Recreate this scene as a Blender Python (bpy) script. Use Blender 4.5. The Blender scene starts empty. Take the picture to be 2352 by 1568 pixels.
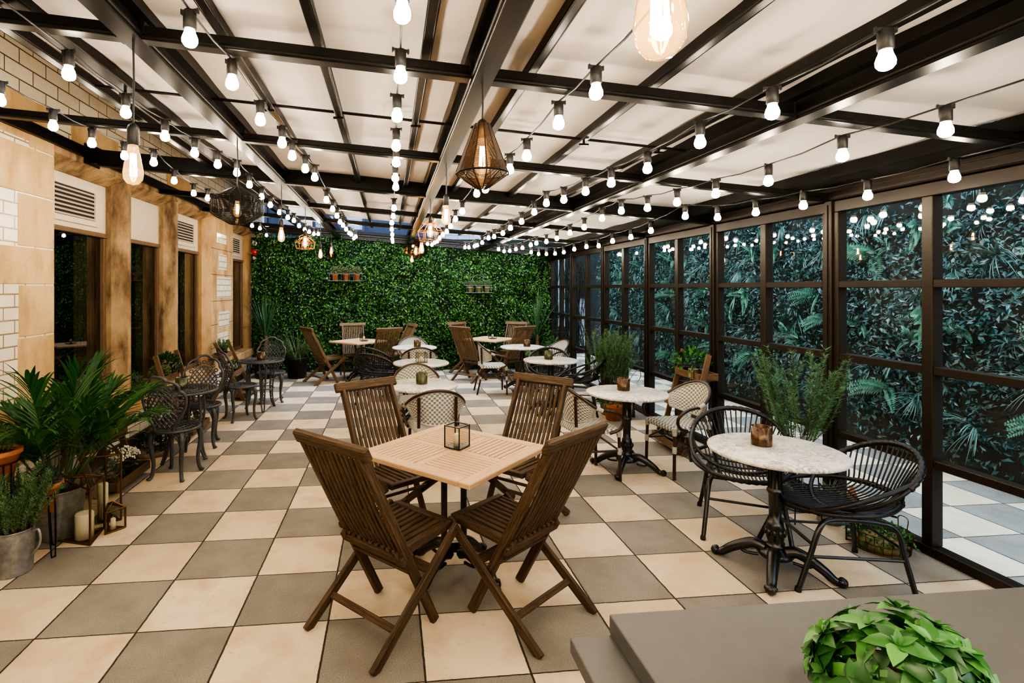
import bpy, math, random
from mathutils import Vector as V, Matrix as M
RND = random.Random(11)
SC = bpy.context.scene
COL = SC.collection
PI = math.pi
def rad(d): return d * PI / 180
def lerp(a, b, t): return a + (b - a) * t

# ------------------------------------------------------------------ mesh builder
class MB:
    def __init__(s):
        s.v = []; s.f = []; s.sm = []; s.uv = []; s.mi = []; s.T = None; s.cm = 0
    def add(s, verts, faces, smooth=False, uvs=None):
        b = len(s.v)
        T = s.T
        for p in verts:
            p = V(p)
            s.v.append(T @ p if T else p)
        for k, f in enumerate(faces):
            s.f.append([b + i for i in f]); s.sm.append(smooth); s.mi.append(s.cm)
            if uvs is None: s.uv.append([(0, 0)] * len(f))
            else: s.uv.append([uvs[i] for i in f])
        return s
    def cbox(s, c, size, rot=None, bev=0.0):
        hx, hy, hz = size[0] / 2, size[1] / 2, size[2] / 2
        c = V(c); h = (hx, hy, hz)
        ax = max(range(3), key=lambda i: h[i]); o1 = (ax + 1) % 3; o2 = (ax + 2) % 3
        off = RND.random() * 7
        def uv(p): return (p[ax] + off, p[o1] * 1.0 + p[o2] + off)
        b = min(bev, min(h) * 0.9)
        if b <= 0:
            P = [(sx * hx, sy * hy, sz * hz) for sx in (-1, 1) for sy in (-1, 1) for sz in (-1, 1)]
            F = [(0, 1, 3, 2), (4, 6, 7, 5), (0, 4, 5, 1), (2, 3, 7, 6), (0, 2, 6, 4), (1, 5, 7, 3)]
        else:
            P = []; idx = {}
            for sx in (-1, 1):
                for sy in (-1, 1):
                    for sz in (-1, 1):
                        sg = (sx, sy, sz)
                        for a in range(3):
                            p = [sg[i] * (h[i] - (0 if i == a else b)) for i in range(3)]
                            idx[(sg, a)] = len(P); P.append(tuple(p))
            F = []
            for a in range(3):
                i, j = (a + 1) % 3, (a + 2) % 3
                for d in (-1, 1):
                    q = []
                    for (u, w) in ((-1, -1), (1, -1), (1, 1), (-1, 1)):
                        g = [0, 0, 0]; g[a] = d; g[i] = u; g[j] = w
                        q.append(idx[(tuple(g), a)])
                    F.append(q if d > 0 else q[::-1])
            for a in range(3):
                i, j = (a + 1) % 3, (a + 2) % 3
                for u in (-1, 1):
                    for w in (-1, 1):
                        g0 = [0, 0, 0]; g0[a] = -1; g0[i] = u; g0[j] = w
                        g1 = list(g0); g1[a] = 1
                        g0 = tuple(g0); g1 = tuple(g1)
                        q = [idx[(g0, i)], idx[(g1, i)], idx[(g1, j)], idx[(g0, j)]]
                        F.append(q if u * w < 0 else q[::-1])
            for sx in (-1, 1):
                for sy in (-1, 1):
                    for sz in (-1, 1):
                        g = (sx, sy, sz); q = [idx[(g, 0)], idx[(g, 1)], idx[(g, 2)]]
                        F.append(q if sx * sy * sz > 0 else q[::-1])
        U = [uv(p) for p in P]
        R = rot
        W = [(R @ V(p) if R else V(p)) + c for p in P]
        return s.add(W, F, False, U)
    def box2(s, a, b, bev=0.0):
        c = [(a[i] + b[i]) / 2 for i in range(3)]; z = [abs(b[i] - a[i]) for i in range(3)]
        return s.cbox(c, z, None, bev)
    def bar(s, p0, p1, w, t, up=(0, 0, 1), bev=0.0):
        """a bar from p0 to p1: t thick along 'up', w wide across"""
        p0 = V(p0); p1 = V(p1); d = p1 - p0; L = d.length; d.normalize()
        up = V(up)
        x = d.cross(up)
        if x.length < 1e-4: x = d.cross(V((1, 0, 0)))
        x.normalize(); z = x.cross(d)
        R = M((x, d, z)).transposed()
        return s.cbox((p0 + p1) / 2, (w, L, t), R, bev)
    def tube(s, pts, r, n=8, closed=False, cap=True):
        pts = [V(p) for p in pts]; m = len(pts)
        rr = r if isinstance(r, (list, tuple)) else [r] * m
        tang = []
        for i in range(m):
            if closed: t = pts[(i + 1) % m] - pts[i - 1]
            else: t = pts[min(i + 1, m - 1)] - pts[max(i - 1, 0)]
            if t.length < 1e-9: t = V((0, 0, 1))
            tang.append(t.normalized())
        t0 = tang[0]; a = V((0, 0, 1)) if abs(t0.z) < .9 else V((1, 0, 0))
        nrm = (a - t0 * a.dot(t0)).normalized()
        P = []; U = []; L = 0
        for i in range(m):
            if i: L += (pts[i] - pts[i - 1]).length
            t = tang[i]; nrm = nrm - t * nrm.dot(t)
            if nrm.length < 1e-6: nrm = t.orthogonal()
            nrm.normalize(); b = t.cross(nrm)
            for k in range(n):
                an = 2 * PI * k / n
                P.append(pts[i] + (nrm * math.cos(an) + b * math.sin(an)) * rr[i]); U.append((L, k / n * .1))
        F = []
        for i in range(m if closed else m - 1):
            j = (i + 1) % m
            for k in range(n):
                k2 = (k + 1) % n
                F.append((i * n + k, i * n + k2, j * n + k2, j * n + k))
        s.add(P, F, True, U)
        if cap and not closed:
            s.add(P[:n], [tuple(range(n))[::-1]], False); s.add(P[-n:], [tuple(range(n))], False)
        return s
    def lathe(s, prof, n=24, c=(0, 0, 0), smooth=True, sx=1, sy=1):
        c = V(c); P = []; U = []
        for (r, z) in prof:
            for k in range(n):
                a = 2 * PI * k / n
                P.append(c + V((r * math.cos(a) * sx, r * math.sin(a) * sy, z))); U.append((k / n * 2 * PI * .1, z))
        F = []
        for i in range(len(prof) - 1):
            for k in range(n):
                k2 = (k + 1) % n
                F.append((i * n + k, i * n + k2, (i + 1) * n + k2, (i + 1) * n + k))
        s.add(P, F, smooth, U)
        m = len(prof)
        if prof[0][0] > 1e-4: s.add(P[:n], [tuple(range(n))[::-1]])
        if prof[-1][0] > 1e-4: s.add(P[(m - 1) * n:], [tuple(range(n))])
        return s
    def sphere(s, c, r, n=10, m=6, sz=1.0):
        prof = [(max(1e-5, r * math.sin(PI * i / m)), -r * sz * math.cos(PI * i / m)) for i in range(m + 1)]
        return s.lathe(prof, n, c)
    def grid(s, fn, nu, nv, smooth=True, uvf=None, double=0.0):
        P = []; U = []
        for i in range(nu + 1):
            for j in range(nv + 1):
                P.append(fn(i / nu, j / nv)); U.append(uvf(i / nu, j / nv) if uvf else (i / nu, j / nv))
        F = [(i * (nv + 1) + j, (i + 1) * (nv + 1) + j, (i + 1) * (nv + 1) + j + 1, i * (nv + 1) + j + 1) for i in range(nu) for j in range(nv)]
        return s.add(P, F, smooth, U)
    def prism(s, poly, z0, z1, smooth=False):
        n = len(poly)
        P = [(x, y, z0) for x, y in poly] + [(x, y, z1) for x, y in poly]
        F = [tuple(range(n))[::-1], tuple(range(n, 2 * n))] + [(i, (i + 1) % n, n + (i + 1) % n, n + i) for i in range(n)]
        U = [(p[0], p[1]) for p in P]
        return s.add(P, F, smooth, U)
    # -- leaves
    def leaf(s, p, d, nrm, L, w, fold=.25):
        p = V(p); d = V(d).normalized(); nrm = V(nrm)
        x = d.cross(nrm)
        if x.length < 1e-4: x = d.orthogonal()
        x.normalize(); nn = x.cross(d)
        m = p + d * L * .45 + nn * (w * fold)
        P = [p, m - x * w * .5, p + d * L, m + x * w * .5, p + d * L * .45]
        return s.add(P, [(0, 4, 1), (4, 2, 1), (0, 3, 4), (4, 3, 2)], False)
    def leaf2(s, p, d, nrm, L, w):
        """cheap two triangle folded leaf"""
        p = V(p); d = V(d).normalized(); x = d.cross(V(nrm))
        if x.length < 1e-4: x = d.orthogonal()
        x.normalize(); nn = x.cross(d)
        m = p + d * L * .45 + nn * w * .28
        return s.add([p, m - x * w * .5, p + d * L, m + x * w * .5], [(0, 2, 1), (0, 3, 2)], False)
    def oleaf(s, p, d, nrm, L, w, curl=.25):
        """ovate leaf with folded midrib and drooping tip"""
        p = V(p); d = V(d).normalized(); x = d.cross(V(nrm))
        if x.length < 1e-4: x = d.orthogonal()
        x.normalize(); nn = x.cross(d)
        P = []
        for t, ww in ((0, .06), (.2, .7), (.45, 1), (.72, .68), (1, .02)):
            c = p + d * L * t - nn * (curl * L * t * t)
            P += [c - x * w * .5 * ww + nn * w * .16 * ww, c, c + x * w * .5 * ww + nn * w * .16 * ww]
        F = []
        for i in range(4):
            F += [(i * 3, i * 3 + 1, i * 3 + 4, i * 3 + 3), (i * 3 + 1, i * 3 + 2, i * 3 + 5, i * 3 + 4)]
        return s.add(P, F, True)
    def blade(s, p, d, L, w, droop=.5, n=6, fold=.15, side=None, taper=True):
        p = V(p); d = V(d).normalized()
        x = V(side) if side else d.cross(V((0, 0, 1)))
        if x.length < 1e-3: x = V((1, 0, 0))
        x.normalize(); P = []; c = p.copy(); dd = d.copy()
        for i in range(n + 1):
            t = i / n
            ww = w * (math.sin(PI * min(1, .18 + .82 * t)) if taper else (1 - t * .9))
            nn = x.cross(dd).normalized()
            P += [c - x * ww / 2 + nn * ww * fold, c.copy(), c + x * ww / 2 + nn * ww * fold]
            dd = (dd + V((0, 0, -droop / n * (0.5 + t)))).normalized()
            c = c + dd * (L / n)
        F = []
        for i in range(n):
            F += [(i * 3, i * 3 + 1, i * 3 + 4, i * 3 + 3), (i * 3 + 1, i * 3 + 2, i * 3 + 5, i * 3 + 4)]
        return s.add(P, F, True)
    def build(s, name, mats, parent=None, loc=None):
        me = bpy.data.meshes.new(name)
        me.from_pydata([tuple(p) for p in s.v], [], s.f)
        me.polygons.foreach_set('use_smooth', s.sm)
        me.polygons.foreach_set('material_index', s.mi)
        uvl = me.uv_layers.new(name='UVMap')
        flat = [c for f in s.uv for uv in f for c in uv]
        uvl.data.foreach_set('uv', flat)
        for m in (mats if isinstance(mats, (list, tuple)) else [mats]): me.materials.append(m)
        me.update()
        o = bpy.data.objects.new(name, me); COL.objects.link(o)
        if parent: o.parent = parent
        if loc: o.location = loc
        return o

def tag(o, label=None, cat=None, group=None, kind=None):
    if label: o['label'] = label
    if cat: o['category'] = cat
    if group: o['group'] = group
    if kind: o['kind'] = kind
    return o
def thing(name, label, cat, loc=(0, 0, 0), rz=0, group=None):
    o = bpy.data.objects.new(name, None); COL.objects.link(o); o.empty_display_size = .1
    o.location = loc; o.rotation_euler = (0, 0, rad(rz))
    return tag(o, label, cat, group)
def struct(name, mb, mat, parent=None):
    o = mb.build(name, mat, parent)
    if not parent: o['kind'] = 'structure'
    return o
KIDS = {}
def kids(o): return [c for c in o.children]
def clone(o, loc=None, rz=None, label=None, group=None, parent=None, scale=None):
    c = o.copy(); COL.objects.link(c)
    if parent: c.parent = parent
    if loc is not None: c.location = loc
    if rz is not None: c.rotation_euler = (0, 0, rad(rz))
    if label: c['label'] = label
    if group: c['group'] = group
    elif not parent and 'group' in c and group == '': del c['group']
    if scale: c.scale = scale
    for k in kids(o): clone(k, parent=c)
    return c
class Proto:
    """builds a thing once, then hands out copies"""
    def __init__(s, fn): s.fn = fn; s.o = None
    def at(s, loc, rz, label, group=None, scale=None):
        if s.o is None:
            o = s.fn(); s.o = o
            o.location = loc; o.rotation_euler = (0, 0, rad(rz)); o['label'] = label
            if group: o['group'] = group
            if scale: o.scale = scale
            return o
        c = clone(s.o, loc, rz, label, group, scale=scale or (1, 1, 1))
        return c
def spline(pts, n=6):
    """Catmull-Rom through pts"""
    pts = [V(p) for p in pts]; out = []
    q = [pts[0] * 2 - pts[1]] + pts + [pts[-1] * 2 - pts[-2]]
    for i in range(1, len(q) - 2):
        p0, p1, p2, p3 = q[i - 1], q[i], q[i + 1], q[i + 2]
        for k in range(n):
            t = k / n
            out.append(.5 * ((2 * p1) + (p2 - p0) * t + (2 * p0 - 5 * p1 + 4 * p2 - p3) * t * t + (3 * p1 - p0 - 3 * p2 + p3) * t ** 3))
    out.append(pts[-1]); return out

# ------------------------------------------------------------------ materials
def newmat(name):
    m = bpy.data.materials.new(name); m.use_nodes = True
    nt = m.node_tree; nt.nodes.clear()
    out = nt.nodes.new('ShaderNodeOutputMaterial')
    return m, nt, out
def N(nt, kind, **kw):
    n = nt.nodes.new(kind)
    for k, v in kw.items():
        if k in n.inputs.keys(): n.inputs[k].default_value = v
        else: setattr(n, k, v)
    return n
def L(nt, a, b): nt.links.new(a, b)
def ramp(nt, fac, stops, interp='LINEAR'):
    r = nt.nodes.new('ShaderNodeValToRGB'); r.color_ramp.interpolation = interp
    els = r.color_ramp.elements
    while len(els) < len(stops): els.new(.5)
    for e, (p, c) in zip(els, stops):
        e.position = p; e.color = (*c, 1) if len(c) == 3 else c
    L(nt, fac, r.inputs[0]); return r.outputs[0]
def math_(nt, op, a, b=None, c=None):
    n = nt.nodes.new('ShaderNodeMath'); n.operation = op
    for i, x in enumerate((a, b, c)):
        if x is None: continue
        if isinstance(x, (int, float)): n.inputs[i].default_value = x
        else: L(nt, x, n.inputs[i])
    return n.outputs[0]
def mixc(nt, fac, a, b, mode='MIX'):
    n = nt.nodes.new('ShaderNodeMix'); n.data_type = 'RGBA'; n.blend_type = mode
    for sock, x in ((n.inputs[0], fac), (n.inputs[6], a), (n.inputs[7], b)):
        if isinstance(x, (int, float)): sock.default_value = x
        elif isinstance(x, (tuple, list)): sock.default_value = (*x, 1) if len(x) == 3 else x
        else: L(nt, x, sock)
    return n.outputs[2]
def bsdf(nt, out, **kw):
    b = nt.nodes.new('ShaderNodeBsdfPrincipled')
    for k, v in kw.items():
        k = {'color': 'Base Color', 'rough': 'Roughness', 'metal': 'Metallic', 'spec': 'Specular IOR Level', 'normal': 'Normal'}.get(k, k)
        if isinstance(v, (int, float)): b.inputs[k].default_value = v
        elif isinstance(v, tuple): b.inputs[k].default_value = (*v, 1) if len(v) == 3 else v
        else: L(nt, v, b.inputs[k])
    L(nt, b.outputs[0], out.inputs[0]); return b
def coords(nt, kind='Object', scale=(1, 1, 1)):
    t = nt.nodes.new('ShaderNodeTexCoord'); mp = nt.nodes.new('ShaderNodeMapping')
    mp.inputs['Scale'].default_value = scale
    L(nt, t.outputs[kind], mp.inputs[0]); return mp.outputs[0]
def noise(nt, vec, scale, detail=4, rough=.55):
    n = N(nt, 'ShaderNodeTexNoise', Scale=scale, Detail=detail, Roughness=rough)
    if vec is not None: L(nt, vec, n.inputs['Vector'])
    return n.outputs[0]
def bump(nt, h, strength=.3, dist=.01):
    b = N(nt, 'ShaderNodeBump', Strength=strength, Distance=dist); L(nt, h, b.inputs['Height']); return b.outputs[0]

def m_plain(name, col, rough=.5, metal=0, spec=.5, var=.0, scale=8, bmp=0, bscale=60, obj='Object'):
    m, nt, out = newmat(name)
    v = coords(nt, obj)
    c = col
    if var:
        f = noise(nt, v, scale)
        c = mixc(nt, f, tuple(x * (1 - var) for x in col), tuple(min(1, x * (1 + var)) for x in col))
    kw = dict(color=c, rough=rough, metal=metal, spec=spec)
    if bmp: kw['normal'] = bump(nt, noise(nt, v, bscale, 2), bmp, .004)
    bsdf(nt, out, **kw); return m
def m_wood(name, dark, light, rough=.6, sc=1.0, grey=None):
    m, nt, out = newmat(name)
    v = coords(nt, 'UV', (4 * sc, 90 * sc, 1))
    f = noise(nt, v, 1.0, 5, .65)
    v2 = coords(nt, 'UV', (14 * sc, 300 * sc, 1)); g = noise(nt, v2, 1.0, 2)
    c = ramp(nt, f, [(.3, dark), (.72, light)])
    c = mixc(nt, ramp(nt, g, [(.42, (0, 0, 0)), (.6, (1, 1, 1))]), mixc(nt, .5, c, dark), c)
    if grey:
        gi = nt.nodes.new('ShaderNodeNewGeometry')
        c = mixc(nt, math_(nt, 'MULTIPLY', gi.outputs['Random Per Island'], .5), c, grey)
    bsdf(nt, out, color=c, rough=rough, spec=.35, normal=bump(nt, f, .25, .004)); return m
def m_leaf(name, cols, rough=.38, trans=.25, spec=.5):
    m, nt, out = newmat(name)
    gi = nt.nodes.new('ShaderNodeNewGeometry')
    k = len(cols)
    c = ramp(nt, gi.outputs['Random Per Island'], [(i / max(1, k - 1), col) for i, col in enumerate(cols)])
    b = nt.nodes.new('ShaderNodeBsdfPrincipled'); L(nt, c, b.inputs['Base Color'])
    b.inputs['Roughness'].default_value = rough; b.inputs['Specular IOR Level'].default_value = spec
    t = nt.nodes.new('ShaderNodeBsdfTranslucent'); L(nt, c, t.inputs[0])
    mx = N(nt, 'ShaderNodeMixShader'); mx.inputs[0].default_value = trans
    L(nt, b.outputs[0], mx.inputs[1]); L(nt, t.outputs[0], mx.inputs[2]); L(nt, mx.outputs[0], out.inputs[0])
    return m
def m_glass(name, tint=(1, 1, 1), refl=1.0, rough=0.0, base=.03):
    m, nt, out = newmat(name)
    lw = N(nt, 'ShaderNodeLayerWeight'); lw.inputs[0].default_value = .5
    f = math_(nt, 'MINIMUM', math_(nt, 'MULTIPLY_ADD', math_(nt, 'POWER', lw.outputs['Facing'], 4.5), refl * .8, base), .9)
    t = N(nt, 'ShaderNodeBsdfTransparent'); t.inputs[0].default_value = (*tint, 1)
    g = N(nt, 'ShaderNodeBsdfGlossy'); g.inputs['Roughness'].default_value = rough
    mx = N(nt, 'ShaderNodeMixShader'); L(nt, f, mx.inputs[0]); L(nt, t.outputs[0], mx.inputs[1]); L(nt, g.outputs[0], mx.inputs[2])
    L(nt, mx.outputs[0], out.inputs[0]); return m
def m_emit(name, col, strength):
    m, nt, out = newmat(name)
    e = N(nt, 'ShaderNodeEmission'); e.inputs[0].default_value = (*col, 1); e.inputs[1].default_value = strength
    L(nt, e.outputs[0], out.inputs[0]); return m
TILE = .47
def m_paving(name):
    m, nt, out = newmat(name)
    tc = nt.nodes.new('ShaderNodeTexCoord'); sx = nt.nodes.new('ShaderNodeSeparateXYZ')
    L(nt, tc.outputs['Object'], sx.inputs[0])
    wob = noise(nt, tc.outputs['Object'], 25, 2)
    wv = math_(nt, 'MULTIPLY_ADD', wob, .006, -.003)
    cells = []; edges = []
    for k, jw in ((0, .0065), (1, .005)):
        u = math_(nt, 'DIVIDE', math_(nt, 'ADD', sx.outputs[k], wv), TILE)
        fl = math_(nt, 'FLOOR', u); fr = math_(nt, 'SUBTRACT', u, fl); cells.append(fl)
        d = math_(nt, 'MULTIPLY', math_(nt, 'MINIMUM', fr, math_(nt, 'SUBTRACT', 1, fr)), TILE)
        edges.append(math_(nt, 'DIVIDE', d, jw))
    par = math_(nt, 'FLOORED_MODULO', math_(nt, 'ADD', cells[0], cells[1]), 2)
    cb = nt.nodes.new('ShaderNodeCombineXYZ'); L(nt, cells[0], cb.inputs[0]); L(nt, cells[1], cb.inputs[1])
    wn = nt.nodes.new('ShaderNodeTexWhiteNoise'); wn.noise_dimensions = '2D'; L(nt, cb.outputs[0], wn.inputs['Vector'])
    rnd = wn.outputs[0]
    big = noise(nt, tc.outputs['Object'], 3.5, 5); fine = noise(nt, tc.outputs['Object'], 260, 2); mid = noise(nt, tc.outputs['Object'], 22, 4)
    light = mixc(nt, rnd, (.63, .52, .37), (.74, .63, .47))
    light = mixc(nt, ramp(nt, big, [(.45, (0, 0, 0)), (.75, (1, 1, 1))]), light, (.55, .40, .26))
    light = mixc(nt, ramp(nt, mid, [(.62, (0, 0, 0)), (.8, (.6, .6, .6))]), light, (.42, .31, .2))
    grey = mixc(nt, rnd, (.205, .19, .165), (.26, .24, .21))
    grey = mixc(nt, ramp(nt, fine, [(.5, (0, 0, 0)), (.72, (1, 1, 1))]), grey, (.46, .42, .36))
    grey = mixc(nt, ramp(nt, big, [(.4, (0, 0, 0)), (.8, (.7, .7, .7))]), grey, (.155, .138, .115))
    c = mixc(nt, par, grey, light)
    e = math_(nt, 'MINIMUM', edges[0], edges[1])
    jm = ramp(nt, e, [(.55, (0, 0, 0)), (1.0, (1, 1, 1))])
    c = mixc(nt, jm, (.035, .028, .02), c)
    edge_soft = ramp(nt, math_(nt, 'MULTIPLY', e, .25), [(.2, (0, 0, 0)), (.9, (1, 1, 1))])
    h = math_(nt, 'ADD', edge_soft, math_(nt, 'MULTIPLY', fine, .25))
    bsdf(nt, out, color=c, rough=.75, spec=.3, normal=bump(nt, h, .5, .004)); return m
def m_brick(name, c1, c2, mortar, w, h, axis='x', stain=(.35, .25, .14), rough=.35, msize=.006):
    m, nt, out = newmat(name)
    tc = nt.nodes.new('ShaderNodeTexCoord'); sx = nt.nodes.new('ShaderNodeSeparateXYZ'); L(nt, tc.outputs['Object'], sx.inputs[0])
    cb = nt.nodes.new('ShaderNodeCombineXYZ'); L(nt, sx.outputs[1 if axis == 'x' else 0], cb.inputs[0]); L(nt, sx.outputs[2], cb.inputs[1])
    br = nt.nodes.new('ShaderNodeTexBrick'); L(nt, cb.outputs[0], br.inputs['Vector'])
    for k, v in (('Color1', (*c1, 1)), ('Color2', (*c2, 1)), ('Mortar', (*mortar, 1)), ('Scale', 1.0), ('Mortar Size', msize), ('Brick Width', w), ('Row Height', h), ('Mortar Smooth', .2)):
        br.inputs[k].default_value = v
    st = noise(nt, tc.outputs['Object'], 2.2, 6, .65); st2 = noise(nt, tc.outputs['Object'], 9, 5)
    c = mixc(nt, ramp(nt, st, [(.5, (0, 0, 0)), (.8, (.65, .65, .65))]), br.outputs[0], stain)
    c = mixc(nt, ramp(nt, st2, [(.58, (0, 0, 0)), (.85, (.5, .5, .5))]), c, stain)
    inv = math_(nt, 'SUBTRACT', 1, br.outputs['Fac'])
    bsdf(nt, out, color=c, rough=rough, spec=.5, normal=bump(nt, inv, .5, .006)); return m
def m_stone(name, cols, scale=1.6, stain=None, rough=.8):
    m, nt, out = newmat(name)
    v = coords(nt); f = noise(nt, v, scale, 6, .6); g = noise(nt, v, 130, 2)
    v2 = coords(nt, 'Object', (1, 1, .35)); s2 = noise(nt, v2, 5, 5, .6)
    c = ramp(nt, f, [(.3, cols[0]), (.7, cols[1])])
    if stain: c = mixc(nt, ramp(nt, s2, [(.44, (0, 0, 0)), (.66, (.85, .85, .85))]), c, stain)
    c = mixc(nt, ramp(nt, g, [(.3, (.35, .35, .35)), (.55, (0, 0, 0))]), c, tuple(x * .6 for x in cols[0]))
    bsdf(nt, out, color=c, rough=rough, spec=.25, normal=bump(nt, g, .25, .003)); return m
def m_weave(name, ca, cb_, d=.012):
    m, nt, out = newmat(name)
    tc = nt.nodes.new('ShaderNodeTexCoord'); sx = nt.nodes.new('ShaderNodeSeparateXYZ'); L(nt, tc.outputs['UV'], sx.inputs[0])
    s1 = math_(nt, 'SINE', math_(nt, 'MULTIPLY', sx.outputs[0], PI / d)); s2 = math_(nt, 'SINE', math_(nt, 'MULTIPLY', sx.outputs[1], PI / d))
    p = math_(nt, 'MULTIPLY', s1, s2)
    c = ramp(nt, math_(nt, 'MULTIPLY_ADD', p, .5, .5), [(.42, cb_), (.56, ca)])
    h = math_(nt, 'ABSOLUTE', p)
    bsdf(nt, out, color=c, rough=.55, spec=.4, normal=bump(nt, h, .5, .004)); return m
def m_marble(name, base, vein):
    m, nt, out = newmat(name)
    v = coords(nt); w = noise(nt, v, 5, 4, .6)
    f = N(nt, 'ShaderNodeTexNoise', Scale=9.0, Detail=7.0, Roughness=.62, Distortion=1.6); L(nt, v, f.inputs['Vector'])
    r = math_(nt, 'ABSOLUTE', math_(nt, 'SUBTRACT', f.outputs[0], .5))
    k = ramp(nt, r, [(.0, (1, 1, 1)), (.03, (.5, .5, .5)), (.10, (0, 0, 0))])
    k2 = math_(nt, 'MULTIPLY', k, ramp(nt, w, [(.35, (.15, .15, .15)), (.65, (1, 1, 1))]))
    c = mixc(nt, math_(nt, 'MULTIPLY', k2, .9), base, vein)
    bsdf(nt, out, color=c, rough=.32, spec=.5); return m
def m_rust(name, a, b, metal=0, rough=.4, scale=14, zs=1.0):
    m, nt, out = newmat(name)
    v = coords(nt, 'Object', (1, 1, zs)); f = noise(nt, v, scale, 6, .7)
    c = ramp(nt, f, [(.35, a), (.65, b)])
    bsdf(nt, out, color=c, rough=rough, metal=metal, spec=.6); return m

X = {}
X['paving'] = m_paving('paving_slabs')
X['brick'] = m_brick('white_glazed_brick', (.74, .66, .50), (.82, .75, .60), (.16, .11, .06), .31, .118, 'x', stain=(.52, .42, .28))
X['brick_small'] = m_brick('cream_glazed_brick', (.74, .68, .55), (.80, .74, .60), (.3, .22, .13), .23, .098, 'x', stain=(.6, .48, .3), rough=.2)
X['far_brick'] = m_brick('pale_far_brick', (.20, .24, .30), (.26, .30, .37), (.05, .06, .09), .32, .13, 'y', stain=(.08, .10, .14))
X['yard_dark'] = m_plain('dark_yard_wall', (.005, .006, .007), .9, var=.4, scale=3)
X['yard_pale'] = m_brick('pale_yard_brick', (.30, .35, .42), (.36, .41, .48), (.08, .1, .13), .3, .12, 'y', stain=(.10, .12, .16))
X['stone'] = m_stone('warm_sandstone', ((.46, .29, .13), (.62, .42, .21)), 1.6, (.28, .16, .07))
X['stone_pale'] = m_stone('pale_sandstone', ((.58, .40, .20), (.72, .52, .28)), 1.2, (.46, .29, .13))
X['stone_stain'] = m_stone('stained_sandstone', ((.29, .19, .10), (.54, .38, .21)), 2.5, (.055, .032, .016))
X['painted'] = m_plain('cream_paint', (.60, .51, .375), .5, var=.05)
X['fabric'] = m_plain('roof_fabric', (.72, .69, .66), .8, var=.06, scale=1.2, spec=.1)
X['steel'] = m_plain('black_steel', (.012, .011, .010), .34, 0, .15, var=.3, scale=20)
X['steel_soft'] = m_plain('dark_bronze_steel', (.024, .018, .013), .36, .05, .3, var=.2, scale=20)
X['black'] = m_plain('black_plastic', (.012, .012, .012), .45)
X['cable'] = m_plain('black_cable', (.01, .01, .01), .5)
X['iron'] = m_plain('black_cast_iron', (.008, .008, .008), .3, .0, .7, var=.3, scale=30, bmp=.15)
X['castgrey'] = m_plain('charcoal_cast_metal', (.07, .075, .078), .4, .15, .5, var=.25, scale=40, bmp=.25, bscale=120)
X['teak_old'] = m_wood('weathered_teak', (.020, .0125, .0075), (.185, .118, .062), .6)
X['teak_mid'] = m_wood('brown_teak', (.06, .034, .016), (.27, .165, .082), .6)
X['teak_new'] = m_wood('pale_teak', (.46, .30, .17), (.64, .45, .28), .5)
X['pine'] = m_wood('ladder_wood', (.11, .066, .034), (.26, .165, .09), .65)
X['pine_dark'] = m_wood('aged_ladder_wood', (.07, .042, .022), (.17, .105, .056), .7)
X['bamboo'] = m_plain('dark_bamboo', (.035, .016, .007), .3, 0, .6, var=.6, scale=18)
X['wrap'] = m_plain('pale_binding', (.42, .42, .37), .55, bmp=.3, bscale=200)
X['weave'] = m_weave('bistro_weave', (.66, .63, .56), (.20, .21, .185), .021)
X['rattan'] = m_plain('black_rattan', (.010, .009, .008), .4, 0, .5, bmp=.3, bscale=160)
X['marble'] = m_marble('white_marble', (.78, .75, .69), (.12, .11, .10))
X['terracotta'] = m_rust('terracotta', (.33, .115, .045), (.47, .18, .075), 0, .75, 12)
X['galv'] = m_rust('galvanised_zinc', (.24, .25, .25), (.40, .41, .41), .75, .42, 18)
X['rustpot'] = m_rust('rusty_tin', (.16, .09, .05), (.30, .24, .17), .3, .55, 18)
X['olive_pot'] = m_rust('weathered_olive_pot', (.20, .19, .08), (.34, .31, .15), 0, .6, 18)
X['black_pot'] = m_plain('black_pot', (.014, .010, .009), .5, var=.3)
X['soil'] = m_plain('dark_soil', (.02, .013, .008), .95, bmp=.5, bscale=90)
X['brass'] = m_plain('aged_brass', (.16, .09, .035), .35, .85, .5, var=.3, scale=30)
X['gold_wire'] = m_plain('copper_gold_wire', (.55, .24, .06), .3, .7)
X['candle'] = m_plain('ivory_wax', (.80, .75, .58), .5)
X['votive_brown'] = m_rust('amber_mercury_glass', (.018, .008, .004), (.15, .08, .03), .2, .22, 26, .5)
X['votive_green'] = m_rust('green_mercury_glass', (.010, .018, .008), (.12, .125, .05), .2, .22, 26, .5)
X['counter'] = m_plain('grey_stone', (.090, .092, .093), .5, 0, .4, var=.12, scale=30)
X['counter_body'] = m_plain('dark_grey_board', (.045, .043, .042), .5)
X['glass'] = m_glass('window_glass', (.86, .94, .93), 1.15, 0, .035)
X['dglass'] = m_glass('dark_window_glass', (.45, .48, .42), 1.4, 0, .13)
X['cglass'] = m_glass('clear_glass', (.84, .84, .80), .6, 0, .04)
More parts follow.
